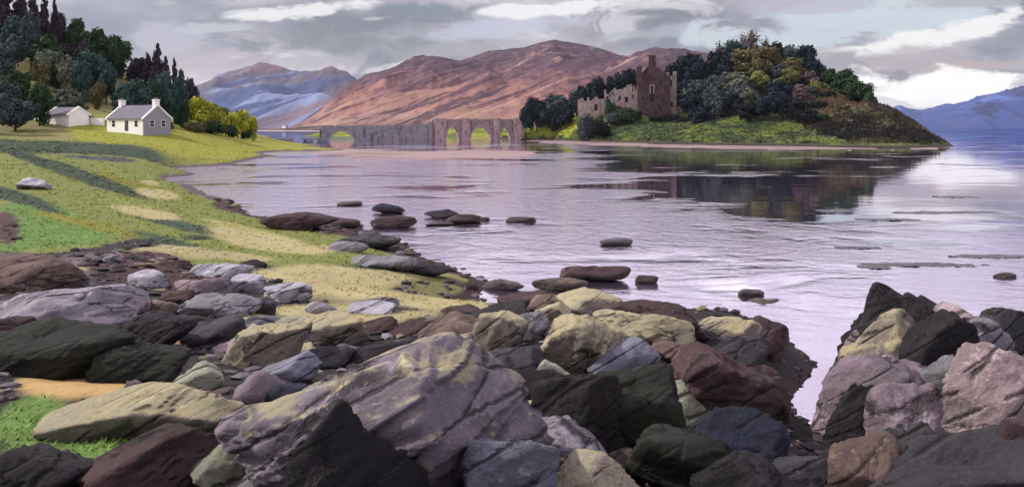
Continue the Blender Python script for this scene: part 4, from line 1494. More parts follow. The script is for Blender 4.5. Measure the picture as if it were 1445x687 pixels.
# ------------------------------------------------------------------ rocks
def rock_material():
    m, t, b = material('shore_rock', 0.82, 0.3)
    oi = t.new('ShaderNodeObjectInfo')
    geo = t.new('ShaderNodeNewGeometry')
    p = geo.outputs['Position']
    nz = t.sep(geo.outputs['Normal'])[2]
    q = t.vm('ADD', p, t.vm('MULTIPLY', t.xyz(oi.outputs['Random'], oi.outputs['Random'], oi.outputs['Random']), (37.0, 19.0, 53.0)))
    # strata dipping down to the left
    st = t.mapping(q, rot=(0.25, R(30), 0.35), sc=(1.0, 1.4, 3.6))
    n_st = t.noise(st, 1.6, 7, 0.62, 0.5)
    n_bl = t.noise(q, 1.7, 5, 0.6, 0.3)
    n_fi = t.noise(q, 16.0, 9, 0.72)
    v = t.vor(t.vm('ADD', st, t.vm('MULTIPLY', t.xyz(n_bl, n_fi, n_bl), (0.6, 0.6, 0.6))), 1.5)
    vr = t.sep(v)[0]
    k = t.m('ADD', t.m('MULTIPLY', n_st, 0.75), t.m('MULTIPLY', vr, 0.50))
    k = t.m('ADD', k, t.m('MULTIPLY', n_fi, 0.9))
    k = t.m('ADD', k, t.m('MULTIPLY', t.noise(q, 70.0, 3, 0.7), 0.6))
    k = t.m('ADD', k, -0.38)
    col = t.mix(1.0, oi.outputs['Color'], t.xyz(k, k, k), 'MULTIPLY')
    # quartz tinted bands, damp dark seams
    col = t.mix(t.m('MULTIPLY', t.step(t.sep(v)[1], 0.66, 0.80), 0.6), col, t.mix(1.0, col, (1.42, 1.34, 1.44, 1), 'MULTIPLY'))
    # joints: straight fractures along and across the strata, dying out here and there
    cr = t.vor(t.vm('ADD', t.mapping(st, sc=(0.42, 0.6, 1.0)), t.vm('MULTIPLY', t.xyz(n_fi, n_bl, n_fi), (0.10, 0.10, 0.16))), 1.25, 'DISTANCE_TO_EDGE', 'Distance')
    seam = t.m('ADD', t.m('MULTIPLY', cr, 0.22), t.m('MULTIPLY', t.step(n_bl, 0.48, 0.62), 0.02))
    col = t.mix(t.m('MULTIPLY', t.step(seam, 0.011, 0.003), 0.8), col, (0.012, 0.010, 0.012, 1))
    # lichen crust plus painted light on upward faces: how much of it is a property of each rock
    a = oi.outputs['Alpha']
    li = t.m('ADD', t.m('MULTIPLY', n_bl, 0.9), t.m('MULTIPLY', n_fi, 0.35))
    li = t.m('ADD', li, t.m('MULTIPLY', nz, 0.42))  # upward normal paints the lit tops paler
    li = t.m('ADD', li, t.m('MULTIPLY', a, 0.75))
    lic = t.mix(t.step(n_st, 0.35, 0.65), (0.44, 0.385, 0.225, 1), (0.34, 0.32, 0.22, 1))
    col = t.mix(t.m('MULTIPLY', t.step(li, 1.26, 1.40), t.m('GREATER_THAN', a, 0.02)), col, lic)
    spot = t.noise(q, 31.0, 2, 0.5)
    col = t.mix(t.m('MULTIPLY', t.step(spot, 0.64, 0.70), 0.6), col, t.mix(0.8, t.mix(0.5, col, oi.outputs['Color']), (2.1, 2.1, 2.0, 1), 'MULTIPLY'))
    spot2 = t.noise(t.vm('ADD', q, (9.1, 3.3, 5.2)), 17.0, 2, 0.5)
    col = t.mix(t.m('MULTIPLY', t.m('MULTIPLY', t.step(spot2, 0.67, 0.71), t.step(a, 0.01, 0.3)), 0.7), col, (0.36, 0.31, 0.14, 1))
    # bare tide zone close to the water
    z = t.sep(p)[2]
    tide = t.step(t.m('ADD', z, t.m('MULTIPLY', n_bl, 0.5)), 0.62, 0.42)
    col = t.mix(t.m('MULTIPLY', tide, 0.9), col, (0.030, 0.018, 0.018, 1))
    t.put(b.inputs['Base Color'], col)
    t.put(b.inputs['Roughness'], t.m('SUBTRACT', 0.9, t.m('MULTIPLY', tide, 0.5)))
    h = t.m('ADD', t.m('MULTIPLY', n_st, 1.0), t.m('MULTIPLY', n_fi, 0.85))
    h = t.m('SUBTRACT', h, t.m('MULTIPLY', t.step(seam, 0.016, 0.0), 0.55))
    t.put(b.inputs['Normal'], t.bump(h, 0.9, 0.075))
    return m


M_rock = rock_material()
RK = {  # bare colour, share of lichen and painted lit top
    'khaki': ((0.20, 0.175, 0.14), 0.62), 'pale': ((0.40, 0.36, 0.27), 0.45), 'great': ((0.175, 0.15, 0.18), 0.46), 'lilac': ((0.26, 0.235, 0.27), 0.0), 'blue': ((0.17, 0.18, 0.22), 0.0), 'mauve': ((0.205, 0.165, 0.19), 0.05),
    'maroon': ((0.060, 0.036, 0.037), 0.0), 'brown': ((0.135, 0.095, 0.082), 0.18), 'grey': ((0.20, 0.195, 0.215), 0.12), 'dark': ((0.050, 0.047, 0.055), 0.0), 'black': ((0.020, 0.018, 0.021), 0.0),
    'weed': ((0.018, 0.021, 0.015), 0.0), 'sage': ((0.25, 0.26, 0.20), 0.28), 'rose': ((0.31, 0.25, 0.25), 0.10), 'silver': ((0.36, 0.35, 0.40), 0.0), 'navy': ((0.022, 0.026, 0.045), 0.0),
}
_SPH = {}


def sphere(sub):
    if sub not in _SPH:
        bm = bmesh.new()
        bmesh.ops.create_icosphere(bm, subdivisions=sub, radius=1.0)
        v = np.array([x.co[:] for x in bm.verts])
        v /= np.linalg.norm(v, axis=1)[:, None]
        _SPH[sub] = (v, [tuple(x.index for x in f.verts) for f in bm.faces])
        bm.free()
    return _SPH[sub]


def rock_shape(seed, sub, sharp, nplane, size):
    d, f = sphere(sub)
    rg = np.random.default_rng(seed)
    n = rg.normal(size=(nplane, 3))
    n /= np.linalg.norm(n, axis=1)[:, None]
    off = 0.56 + 0.40 * rg.random(nplane)
    # three sets of joints make slabs and blocks rather than eggs
    B = np.linalg.qr(np.eye(3) + rg.normal(size=(3, 3)) * 0.42)[0]
    nb = np.concatenate([B, -B])
    n = np.concatenate([n[:max(4, nplane - 5)], nb])
    off = np.concatenate([off[:max(4, nplane - 5)], 0.54 + 0.30 * rg.random(6)])
    q = np.maximum(d @ n.T, 1e-3) / off[None, :]
    q = np.concatenate([q, np.full((len(d), 1), 1 / 1.05)], 1)
    sharp = sharp * 1.7
    r = 1.0 / (np.power(np.power(q, sharp).sum(1), 1.0 / sharp))
    v = d * r[:, None]
    return v, f


def rock(px, top, bot, w, kind, label, tilt=0.0, sharp=14, nplane=13, dr=0.85, Y=None, cat='rock', name='rock', group=None, sub=None, peak=None, yaw=None, rough=1.0, lift=0.0, water=False):
    """a boulder filling columns px-w/2..px+w/2 and rows top..bot, resting on the bank where row bot meets it"""
    seed = int(px * 7 + top * 131 + w) % 99991
    if Y is None:
        if water:
            y0 = EYE * F / (bot - HZ)
        else:
            _, y0, _ = hit(px, bot)
    else:
        y0 = Y
    wm = w * y0 / F
    dm = wm * dr
    if Y is None:
        y0 = y0 + dm * 0.42
    wm = w * y0 / F * (1.12 if group in (GM, GR) else 1.0)
    dm = wm * dr * (1.15 if group in (GM, GR) else 1.0)
    x0 = (px - CX) * y0 / F
    zt = EYE - (top - HZ) * y0 / F
    zg = 0.0 if water else float(G(x0, y0)[0])
    zf = 0.0 if water else float(G(x0, y0 - dm * .5)[0])
    zb = min(zg, zf) - (0.08 if water else 0.12) - lift
    h = max(zt - zb, (0.13 if water else 0.22) * wm, 0.12)
    sub = sub or (5 if w > 100 else 4)
    v, f = rock_shape(seed, sub, sharp, nplane, wm)
    v = v * np.array([wm, dm, h]) * 0.5
    if peak is not None:      # pull the top to one side so that the outline comes to a peak
        kx_, pw = peak[:2]
        pk = peak[2] if len(peak) > 2 else 0.72
        u = np.clip((v[:, 2] / (h * .5) + 1) / 2, 0, 1)
        v[:, 0] = v[:, 0] * (1 - pk * u ** pw) + kx_ * wm * 0.5 * u ** pw
        v[:, 1] = v[:, 1] * (1 - 0.7 * pk * u ** pw)
    sz = (wm * dm * h) ** (1 / 3)
    nd = v / np.linalg.norm(v, axis=1)[:, None]
    o3 = np.array([seed % 97, seed % 31, seed % 53], float)
    stv = v @ np.array(Matrix.Rotation(R(30), 3, 'Y')).T
    ledge = fbm(np.stack([stv[:, 0] / sz * .7, stv[:, 1] / sz * .7, stv[:, 2] / sz * 4.2], 1) + o3, 4, 7, 0.55, True)
    lump = fbm(v / sz * 1.5 + o3, 4, 9)
    grain = fbm(v / max(sz * .12, .03) + o3, 3, 12)
    stp = np.floor(ledge * 3 + stv[:, 2] / sz * 2.4) / 3 - (ledge * 3 + stv[:, 2] / sz * 2.4) / 3
    v = v + nd * (ledge * 0.045 + lump * 0.06 + grain * 0.012 + stp * 0.10)[:, None] * sz * rough
    M = Matrix.Rotation(R(-tilt), 3, 'Y') @ Matrix.Rotation(R(yaw if yaw is not None else (seed % 40 - 20)), 3, 'Z')
    v = v @ np.array(M).T
    lo, hi = v.min(0), v.max(0)
    s = np.array([wm / (hi[0] - lo[0]), dm / (hi[1] - lo[1]), h / (hi[2] - lo[2])])
    v = (v - (lo + hi) / 2) * s
    v[:, 2] += h / 2
    o = mesh_obj(name, v, f, M_rock, None, True)
    o.location = (x0, y0, zb)
    c, li = RK[kind]
    o.color = (c[0], c[1], c[2], li)
    tag(o, label, cat, group)
    return o


GM = 'rocks along the front of the shore'
GR = 'boulders heaped on the rocky spit'
GC = 'cobbles on the stony strip under the meadow'
for a in [
    # centre column, top, foot, width, colour kind, label, options
    (78, 402, 478, 196, 'lilac', 'wide flat lilac grey slab at the left edge', dict(tilt=4, dr=1.0, group=GM)),
    (20, 352, 412, 150, 'brown', 'brown slab sloping down at the left edge above the lilac slab', dict(tilt=-14, group=GM)),
    (6, 444, 492, 100, 'maroon', 'maroon boulder at the left edge under the lilac slab', dict(group=GM)),
    (70, 456, 532, 230, 'weed', 'long black green weedy ledge hanging over the orange sand', dict(tilt=4, dr=.6, group=GM, sharp=8)),
    (210, 440, 496, 130, 'black', 'black weedy ledge right of the lilac slab', dict(tilt=8, dr=.6, group=GM, sharp=8)),
    (300, 444, 490, 100, 'dark', 'dark grey ledge right of the black weedy ledge', dict(tilt=8, dr=.6, group=GM, sharp=9)),
    (178, 418, 446, 64, 'mauve', 'mauve stone set into the right end of the lilac slab', dict(group=GM)),
    (190, 488, 540, 130, 'weed', 'weedy black hump between the two patches of orange sand', dict(dr=.6, group=GM, sharp=8)),
    (44, 626, 700, 150, 'black', 'black rock in the bottom left corner', dict(dr=.8, group=GM)),
    (206, 542, 624, 250, 'khaki', 'long pointed yellow topped slab on the green patch at left', dict(tilt=16, dr=.42, sharp=16, group=GM)),
    (280, 512, 552, 70, 'sage', 'small sage stone on the upper end of the long pointed slab', dict(tilt=24, dr=.6, group=GM)),
    (225, 598, 700, 230, 'maroon', 'big purple brown slab at the bottom left', dict(tilt=14, dr=.6, group=GM)),
    (352, 590, 700, 150, 'sage', 'pale sage slab right of the purple brown slab', dict(tilt=24, dr=.6, group=GM)),
    (405, 625, 700, 130, 'maroon', 'maroon arched rock low at the bottom over a pale hollow', dict(tilt=-6, dr=.6, group=GM)),
    (425, 538, 586, 110, 'navy', 'blue black oval stone in front of the great purple rock', dict(tilt=6, dr=.5, sharp=7, group=GM)),
    (372, 522, 582, 76, 'mauve', 'dull purple oval stone left of the blue black one', dict(tilt=6, dr=.6, sharp=7, group=GM)),
    (404, 496, 544, 86, 'blue', 'slate grey stone under the long yellow stone', dict(tilt=20, dr=.6, group=GM)),
    (372, 456, 522, 118, 'khaki', 'long yellow stone lying aslant at the left of the spit', dict(tilt=26, dr=.45, sharp=11, group=GM)),
    (470, 440, 488, 96, 'khaki', 'yellow stone upper right of the long yellow one', dict(tilt=14, dr=.5, sharp=11, group=GM)),
    (428, 486, 506, 40, 'khaki', 'small yellow stone between the two larger yellow ones', dict(tilt=14, group=GM)),
    (410, 446, 470, 60, 'sage', 'sage stone behind the long yellow one', dict(tilt=14, group=GM)),
    (322, 478, 500, 60, 'rose', 'pinkish stone left of the long yellow one', dict(tilt=24, group=GM)),
    (460, 486, 520, 70, 'dark', 'dark stone behind the shoulder of the great purple rock', dict(tilt=20, group=GM)),
    (400, 572, 628, 150, 'pale', 'pale shoulder slab leaning on the left of the great purple rock', dict(tilt=18, dr=.6, group=GM)),
    # the great rock
    (548, 480, 720, 420, 'great', 'great purple grey rock with a flat pale top, bottom centre', dict(tilt=0, dr=.75, sharp=16, nplane=12, group=GM, peak=(0.30, 1.4, 0.42), yaw=0, sub=6)),
    (420, 628, 710, 150, 'grey', 'grey flank slab under the left side of the great purple rock', dict(tilt=22, dr=.6, group=GM)),
    (716, 612, 730, 130, 'blue', 'blue grey block under the right side of the great purple rock', dict(tilt=-12, dr=.6, group=GM)),
    (500, 566, 690, 190, 'black', 'black wedge put in for a shaded hollow of the great purple rock', dict(tilt=12, dr=.3, group=GM, Y=4.02, peak=(.45, 1.0, .62))),  # added dark wedge standing in for shade in a hollow
    (522, 508, 552, 46, 'dark', 'small dark upright stone on the pale left shoulder', dict(tilt=40, dr=.6, group=GM)),
    # stones to the right of it
    (742, 562, 618, 84, 'khaki', 'rounded yellow grey stone right of the great purple rock', dict(tilt=6, group=GM)),
    (790, 588, 660, 130, 'lilac', 'lilac slab under the rounded yellow grey stone', dict(tilt=-16, dr=.7, group=GM)),
    (806, 572, 598, 50, 'khaki', 'small khaki stone on the upper end of the lilac slab', dict(group=GM)),
    (784, 626, 660, 60, 'khaki', 'khaki stone on the lower end of the lilac slab', dict(tilt=8, group=GM)),
    (836, 628, 712, 128, 'pale', 'pale boulder at the bottom edge left of the orange sand', dict(tilt=22, dr=.7, group=GM)),
    (740, 650, 715, 80, 'mauve', 'mauve stone at the bottom edge under the small khaki stones', dict(group=GM)),
    (880, 640, 690, 60, 'maroon', 'small maroon stone beside the orange sand at the bottom', dict(tilt=-10, group=GM)),
    (965, 604, 700, 150, 'weed', 'green black weedy slope right of the orange sand', dict(tilt=-34, dr=.6, sharp=9, group=GM)),
    (884, 520, 640, 150, 'weed', 'dark green hollow rock under the boulder heap', dict(dr=.6, sharp=9, group=GM)),
    (966, 535, 606, 80, 'sage', 'pale leaning slab on the dark side of the spit', dict(tilt=-38, dr=.4, sharp=12, group=GM)),
    # the heaped spit
    (704, 438, 494, 76, 'khaki', 'purple and khaki egg shaped boulder at the left of the heap', dict(tilt=30, dr=.6, sharp=7, group=GR)),
    (748, 440, 480, 50, 'grey', 'grey boulder between the egg shaped one and the top of the heap', dict(tilt=30, group=GR)),
    (726, 488, 548, 80, 'dark', 'charcoal boulder with a pale rib below the egg shaped one', dict(tilt=34, group=GR)),
    (782, 426, 456, 60, 'khaki', 'small khaki boulder near the crest of the heap', dict(tilt=10, group=GR)),
    (832, 408, 444, 84, 'khaki', 'khaki boulder topmost on the crest of the heap', dict(tilt=-4, group=GR)),
    (776, 414, 440, 60, 'brown', 'brown boulder left of the topmost khaki one', dict(group=GR)),
    (822, 446, 536, 118, 'khaki', 'largest khaki boulder on the face of the heap', dict(tilt=30, dr=.6, sharp=12, group=GR)),
    (880, 478, 540, 96, 'blue', 'blue grey boulder below the largest khaki one', dict(tilt=30, dr=.6, group=GR)),
    (852, 468, 500, 50, 'khaki', 'khaki stone wedged between the largest khaki and blue grey boulders', dict(tilt=20, group=GR)),
    (782, 505, 560, 56, 'sage', 'narrow pale stone under the largest khaki boulder', dict(tilt=44, dr=.5, group=GR)),
    (908, 438, 496, 128, 'khaki', 'long khaki slab running down right from the crest', dict(tilt=-18, dr=.5, sharp=12, group=GR)),
    (962, 480, 516, 90, 'brown', 'pinkish brown slab at the lower end of the long khaki slab', dict(tilt=-10, dr=.6, group=GR)),
    (936, 458, 484, 60, 'khaki', 'khaki stone above the pinkish brown slab', dict(tilt=-20, group=GR)),
    (925, 426, 470, 130, 'maroon', 'maroon weedy boulder behind the long khaki slab by the water', dict(tilt=-12, dr=.6, sharp=8, group=GR)),
    (990, 462, 482, 60, 'dark', 'dark stone at the end of the maroon weedy boulder', dict(tilt=-14, group=GR)),
    (820, 520, 640, 130, 'black', 'black boulder in the heart of the heap', dict(dr=.6, group=GR)),
    (758, 520, 610, 90, 'black', 'black boulder left of the heart of the heap', dict(dr=.6, group=GR)),
    (900, 520, 590, 90, 'dark', 'charcoal boulder under the blue grey one', dict(dr=.6, group=GR)),
    (1020, 492, 600, 150, 'maroon', 'big maroon slab falling towards the narrow inlet', dict(tilt=-24, dr=.6, sharp=14, group=GR)),
    (1042, 572, 690, 140, 'navy', 'blue black slab at the mouth of the inlet, bottom', dict(tilt=-36, dr=.55, group=GR)),
    (1074, 520, 610, 68, 'maroon', 'maroon block on the edge of the narrow inlet', dict(tilt=-20, group=GR)),
    (1028, 444, 486, 92, 'khaki', 'khaki slab at the outer end of the spit', dict(tilt=10, dr=.6, sharp=12, group=GR)),
    (1070, 418, 452, 66, 'khaki', 'small khaki rock farthest out on the spit', dict(tilt=6, group=GR)),
    (1076, 446, 502, 76, 'maroon', 'maroon brown rock standing at the very tip of the spit', dict(dr=.7, group=GR)),
    (1030, 474, 512, 100, 'dark', 'dark rock under the khaki slab at the outer end', dict(group=GR)),
    (640, 444, 482, 92, 'brown', 'brown oval stone left of the egg shaped boulder', dict(tilt=6, sharp=8, group=GR)),
    (578, 450, 474, 64, 'maroon', 'maroon stone left of the brown oval stone', dict(tilt=10, group=GR)),
    (532, 446, 470, 60, 'maroon', 'maroon stone lying in the straw coloured turf', dict(tilt=8, group=GR)),
    (648, 432, 446, 54, 'maroon', 'flat maroon stone at the edge of the straw turf by the water', dict(group=GR)),
    (560, 478, 512, 130, 'black', 'black ledge behind the flat top of the great purple rock', dict(tilt=8, dr=.5, group=GR)),
    (700, 428, 458, 90, 'black', 'black rock sloping to the water left of the crest', dict(tilt=16, group=GR)),
    (740, 412, 440, 70, 'maroon', 'maroon rock at the water edge left of the crest', dict(tilt=10, group=GR)),
    # right hand group
    (1278, 402, 560, 236, 'black', 'black peaked rock, tallest on the right of the inlet', dict(dr=.55, sharp=16, group=GM, peak=(-0.16, 1.0, .62), Y=10.6, lift=.3)),
    (1240, 434, 560, 136, 'khaki', 'khaki faced pyramid in front of the black peaked rock', dict(dr=.6, sharp=20, nplane=9, group=GM, peak=(0.2, 1.2, .5), Y=9.3, lift=.3)),
    (1250, 500, 620, 176, 'mauve', 'purple brown rock with a jagged left side below the khaki pyramid', dict(tilt=14, dr=.7, sharp=18, group=GM, Y=8.6, lift=.3)),
    (1325, 440, 620, 110, 'black', 'black wedge right of the khaki pyramid', dict(tilt=-34, dr=.5, group=GM, Y=9.0, lift=.3)),
    (1365, 440, 540, 130, 'lilac', 'lilac slab right of the black peaked rock', dict(tilt=28, dr=.6, sharp=18, group=GM, Y=10.0, lift=.3)),
    (1345, 428, 480, 60, 'rose', 'small rosy rock at the top of the lilac slab', dict(group=GM, Y=10.4)),
    (1425, 430, 520, 120, 'dark', 'dark rock with a level top at the right edge', dict(dr=.6, group=GM, Y=10.4, lift=.3)),
    (1395, 486, 660, 130, 'rose', 'tall pink grey slab near the right edge', dict(tilt=-6, dr=.6, sharp=18, group=GM, Y=6.6, lift=.3)),
    (1300, 540, 660, 140, 'mauve', 'mauve grooved slab in the middle of the right rocks', dict(tilt=34, dr=.6, group=GM, Y=6.8, lift=.3)),
    (1330, 500, 580, 60, 'grey', 'grey upright stone between the black wedge and the pink grey slab', dict(tilt=20, group=GM, Y=8.4)),
    (1215, 540, 620, 110, 'black', 'black tongue of rock pointing into the inlet', dict(tilt=10, dr=.5, group=GM, Y=8.2, lift=.3)),
    (1222, 612, 700, 110, 'brown', 'brown boulder at the foot of the inlet', dict(tilt=26, dr=.6, group=GM)),
    (1176, 628, 690, 60, 'black', 'small black rock between the brown boulder and the inlet', dict(tilt=14, dr=.7, group=GM)),
    (1330, 610, 715, 230, 'dark', 'long charcoal rock along the bottom under the mauve slab', dict(tilt=16, dr=.6, group=GM)),
    (1430, 590, 710, 130, 'maroon', 'maroon rock in the bottom right corner', dict(tilt=30, dr=.7, group=GM)),
    (1225, 462, 520, 60, 'mauve', 'mauve stone at the left foot of the khaki pyramid', dict(tilt=20, group=GM, Y=10.2)),
    (1390, 520, 600, 130, 'mauve', 'mauve slab behind the tall pink grey one', dict(tilt=30, dr=.6, group=GM, Y=8.6, lift=.3)),
    (1290, 590, 690, 120, 'dark', 'charcoal slab leaning under the mauve grooved one', dict(tilt=30, dr=.6, group=GM, Y=6.1, lift=.2)),
    (1425, 560, 640, 90, 'black', 'black rock between the pink grey slab and the right edge', dict(tilt=-30, dr=.6, group=GM, Y=7.0, lift=.2)),
    (1136, 636, 700, 96, 'dark', 'charcoal rock at the bottom of the inlet left of the brown boulder', dict(tilt=-10, dr=.6, group=GM)),
    (1060, 640, 715, 150, 'black', 'black rock at the bottom edge left of the inlet', dict(tilt=-10, dr=.6, group=GM)),
]:
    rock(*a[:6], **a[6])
for a in [
    (210, 382, 406, 56, 'silver', 'silver grey cobble, leftmost of the bright ones', {}),
    (312, 371, 392, 84, 'silver', 'long silver cobble nearest the straw turf', {}),
    (349, 387, 413, 50, 'silver', 'round silver cobble below the long silver one', {}),
    (407, 400, 428, 68, 'silver', 'large silver cobble right of the round one', {}),
    (296, 390, 420, 62, 'mauve', 'mauve cobble left of the round silver one', {}),
    (320, 412, 432, 46, 'dark', 'dark cobble under the mauve one', {}),
    (308, 418, 448, 110, 'grey', 'long dark grey slab of a stone under the cobbles', {}),
    (372, 422, 444, 40, 'dark', 'dark cobble right of the long dark grey stone', {}),
    (364, 444, 468, 70, 'blue', 'slate stone below the long dark grey one', dict(tilt=10)),
    (452, 426, 444, 46, 'lilac', 'lilac cobble at the right end of the strip', {}),
    (524, 424, 444, 70, 'silver', 'silver cobble lying in the straw turf', {}),
    (262, 394, 410, 40, 'rose', 'rosy cobble between the silver and mauve ones', {}),
    (160, 356, 372, 30, 'lilac', 'lone lilac cobble on the brown soil below the green', {}),
    (358, 366, 378, 40, 'black', 'black cobble at the upper end of the strip', {}),
    (248, 366, 380, 50, 'maroon', 'maroon cobble above the rosy one', {}),
    (380, 412, 424, 24, 'rose', 'little rosy cobble between two silver ones', {}),
    (250, 410, 430, 44, 'maroon', 'maroon cobble left of the long dark grey stone', {}),
    (232, 424, 446, 50, 'brown', 'brown cobble at the lower left of the strip', {}),
    (48, 250, 268, 46, 'silver', 'pale grey boulder alone on the upper left meadow', {}),
]:
    rock(*a[:6], group=GC, cat='cobble' if a[0] > 100 else 'boulder', name='cobble' if a[0] > 100 else 'boulder', sharp=9, dr=.8, **a[6])
GS = 'rocks standing in the shallows'
for a in [
    (548, 287, 302, 48, 'navy', 'blue black rock in the water, left of the pair with peaked tops', {}),
    (493, 284, 290, 36, 'navy', 'little blue black rock showing two points, far left in the shallows', {}),
    (556, 305, 322, 64, 'maroon', 'maroon rock in the water below the blue black ones', {}),
    (624, 295, 308, 52, 'navy', 'flat blue black rock right of the peaked one in the water', {}),
    (655, 302, 316, 52, 'maroon', 'maroon rock in the water beside a pebble sized one', {}),
    (684, 306, 312, 14, 'maroon', 'pebble sized maroon rock in the water', {}),
    (735, 306, 314, 44, 'maroon', 'flat maroon rock in the water, rightmost of the row', {}),
    (620, 314, 319, 40, 'maroon', 'sliver of maroon rock awash under the row', {}),
    (870, 336, 347, 48, 'blue', 'lens shaped slate rock awash in open water', {}),
    (1418, 384, 392, 34, 'blue', 'small slate rock awash near the right edge', {}),
    (420, 300, 326, 110, 'maroon', 'long maroon weedy rock on the shore of the bay', {}),
    (482, 308, 322, 56, 'maroon', 'maroon rock running into the water from the shore', {}),
    (520, 330, 350, 96, 'dark', 'dark grey rock at the water edge of the straw turf', {}),
    (540, 358, 380, 100, 'grey', 'grey layered rock at the water edge, largest there', {}),
    (600, 372, 390, 80, 'black', 'black flat rock at the point of the straw turf', {}),
    (490, 340, 356, 60, 'grey', 'grey rock behind the layered one at the water edge', {}),
    (540, 418, 432, 50, 'grey', 'grey flat rock on the straw turf by the shallows', {}),
    (840, 374, 398, 100, 'maroon', 'mauve brown reef in the shallows off the spit', {}),
    (790, 392, 412, 80, 'brown', 'brown reef close in to the crest of the spit', {}),
    (912, 388, 400, 34, 'maroon', 'small arched maroon rock in the shallows off the spit', {}),
    (656, 398, 412, 40, 'maroon', 'small maroon rock in the white shallows', {}),
    (710, 394, 410, 60, 'mauve', 'mauve rock in the shallows right of the white water', {}),
    (1060, 408, 418, 40, 'dark', 'dark rock awash just beyond the tip of the spit', {}),
]:
    wet_ = a[0] not in (420, 482, 490, 520, 540, 600)
    rock(*a[:6], group=GS, sharp=4.5, dr=.55, water=wet_, sub=3 if a[3] < 60 else 4, **a[6])
# ribbons of kelp at the surface
GK = 'kelp beds floating at the surface'


def kelp(px, py, w, hgt, label, seed):
    y0 = EYE * F / (py - HZ)
    x0 = (px - CX) * y0 / F
    wm = w * y0 / F
    dm = hgt * y0 * y0 / (EYE * F)
    n = 34
    u, v = np.meshgrid(np.linspace(-1, 1, n * 2), np.linspace(-1, 1, n))
    u, v = u.ravel(), v.ravel()
    rag = fbm(xy3(u * 4, v * 1.6, seed), 4, seed)
    m = (1 - (u ** 2 + v ** 2)) + rag * 1.1
    z = np.clip(m, -0.4, 0.25) * 0.10 + fbm(xy3(u * 18, v * 9, seed), 3, seed + 2) * 0.025
    f = grid_faces(n, n * 2)
    f = f[(z[f] > -0.03).any(1)]
    o = sheet('kelp', np.stack([u * wm / 2, v * dm / 2, z], 1), f, M_kelp, None, None)
    o.location = (x0, y0, 0.0)
    tag(o, label, 'kelp', GK)


M_kelp = plain_mat('kelp', (0.060, 0.062, 0.068), 0.45, 0.5, 2.0, 0.5)
for a in [
    (1300, 374, 190, 5, 'longest kelp ribbon, lowest on the right water'), (1250, 310, 90, 3, 'kelp ribbon right of the dark reflection'), (1330, 300, 150, 4, 'long kelp ribbon high on the right water'),
    (1235, 377, 50, 6, 'short kelp patch left of the longest ribbon'), (1400, 362, 120, 5, 'kelp ribbon at the right edge above the longest'), (1180, 297, 60, 2.5, 'thin kelp streak in the middle of the reflection edge'),
    (1350, 278, 60, 3, 'small kelp patch under the bright cloud reflection'), (1210, 350, 70, 3, 'faint kelp streak above the short patch'),
]:
    kelp(*a[:4], a[4], int(a[0]) % 91)
# ------------------------------------------------------------------ loose shingle, turf and weed: nobody could count these
def scatter(npts, test, y0, y1, seed, ulim=(-0.72, 0.72)):
    rg = np.random.default_rng(seed)
    Yp = np.exp(rg.uniform(math.log(y0 + 2), math.log(y1 + 2), npts)) - 2
    Xp = rg.uniform(ulim[0], ulim[1], npts) * (Yp + 2)
    iu = np.clip(((Xp / (Yp + WC)) - U[0]) / (U[-1] - U[0]) * (nu - 1), 0, nu - 1).round().astype(int)
    ir = np.clip(np.log((Yp + WC) / RR[0]) / math.log(RR[-1] / RR[0]) * (nr - 1), 0, nr - 1).round().astype(int)
    cc = cols[ir * nu + iu][:, :3]
    zz_ = G(Xp, Yp)
    m = test(Xp, Yp, zz_, cc)
    return Xp[m], Yp[m], zz_[m], cc[m], rg


def green(cc):
    return (cc[:, 1] > cc[:, 0] * 0.98) & (cc[:, 1] > 0.04)


def straw(cc):
    return (cc[:, 0] > 0.26) & (cc[:, 1] > 0.8 * cc[:, 0])


def stuff_mesh(name, V, Fc, mat, colv):
    o = sheet(name, V, Fc, mat, np.concatenate([colv, np.ones((len(colv), 1))], 1), 'stuff', False)
    return o


def tufts(name, n, test, y0, y1, seed, hgt, mat, nb=7, lean=0.5, vary=0.3):
    Xp, Yp, Zp, Cp, rg = scatter(n, test, y0, y1, seed)
    k = len(Xp)
    b = np.repeat(np.arange(k), nb)
    t = rg.uniform(0, 2 * math.pi, k * nb)
    s = (0.35 + 0.012 * Yp)[b]
    h = hgt * (0.5 + rg.random(k * nb)) * np.clip(0.75 + 0.008 * Yp[b], 0.7, 1.6)
    r = rg.random(k * nb) * 0.22 * s
    bx_ = Xp[b] + np.cos(t) * r
    by_ = Yp[b] + np.sin(t) * r
    bz_ = Zp[b] - 0.03
    w = 0.012 + 0.0011 * Yp[b]
    a = rg.uniform(0, math.pi, k * nb)
    wx, wy = np.cos(a) * w, np.sin(a) * w * .4
    lx, ly = (rg.random(k * nb) - .2) * lean * h, (rg.random(k * nb) - .5) * lean * h
    V = np.stack([np.stack([bx_ - wx, by_ - wy, bz_], 1), np.stack([bx_ + wx, by_ + wy, bz_], 1), np.stack([bx_ + lx, by_ + ly, bz_ + h], 1)], 1).reshape(-1, 3)
    Fc = np.arange(len(V)).reshape(-1, 3)
    c = Cp[b] * (1 - vary + 2 * vary * rg.random(k * nb))[:, None] * (np.array([1.9, 1.85, 1.5]) if name == 'grass' else np.array([1.25, 1.22, 1.1]))
    return stuff_mesh(name, V, Fc, mat, np.repeat(c, 3, 0))


M_turf = tint_mat('turf_blades', 0.8, 0.2, 2.0, 0.0, 0.01)
tufts('grass', 52000, lambda x, y, z, c: green(c) & (z > 0.25), 5, 190, 5, 0.06, M_turf, 5, 2.2, 0.16)
tufts('dry_grass', 22000, lambda x, y, z, c: straw(c) & (z > 0.15), 8, 90, 6, 0.055, M_turf, 5, 2.2, 0.2)

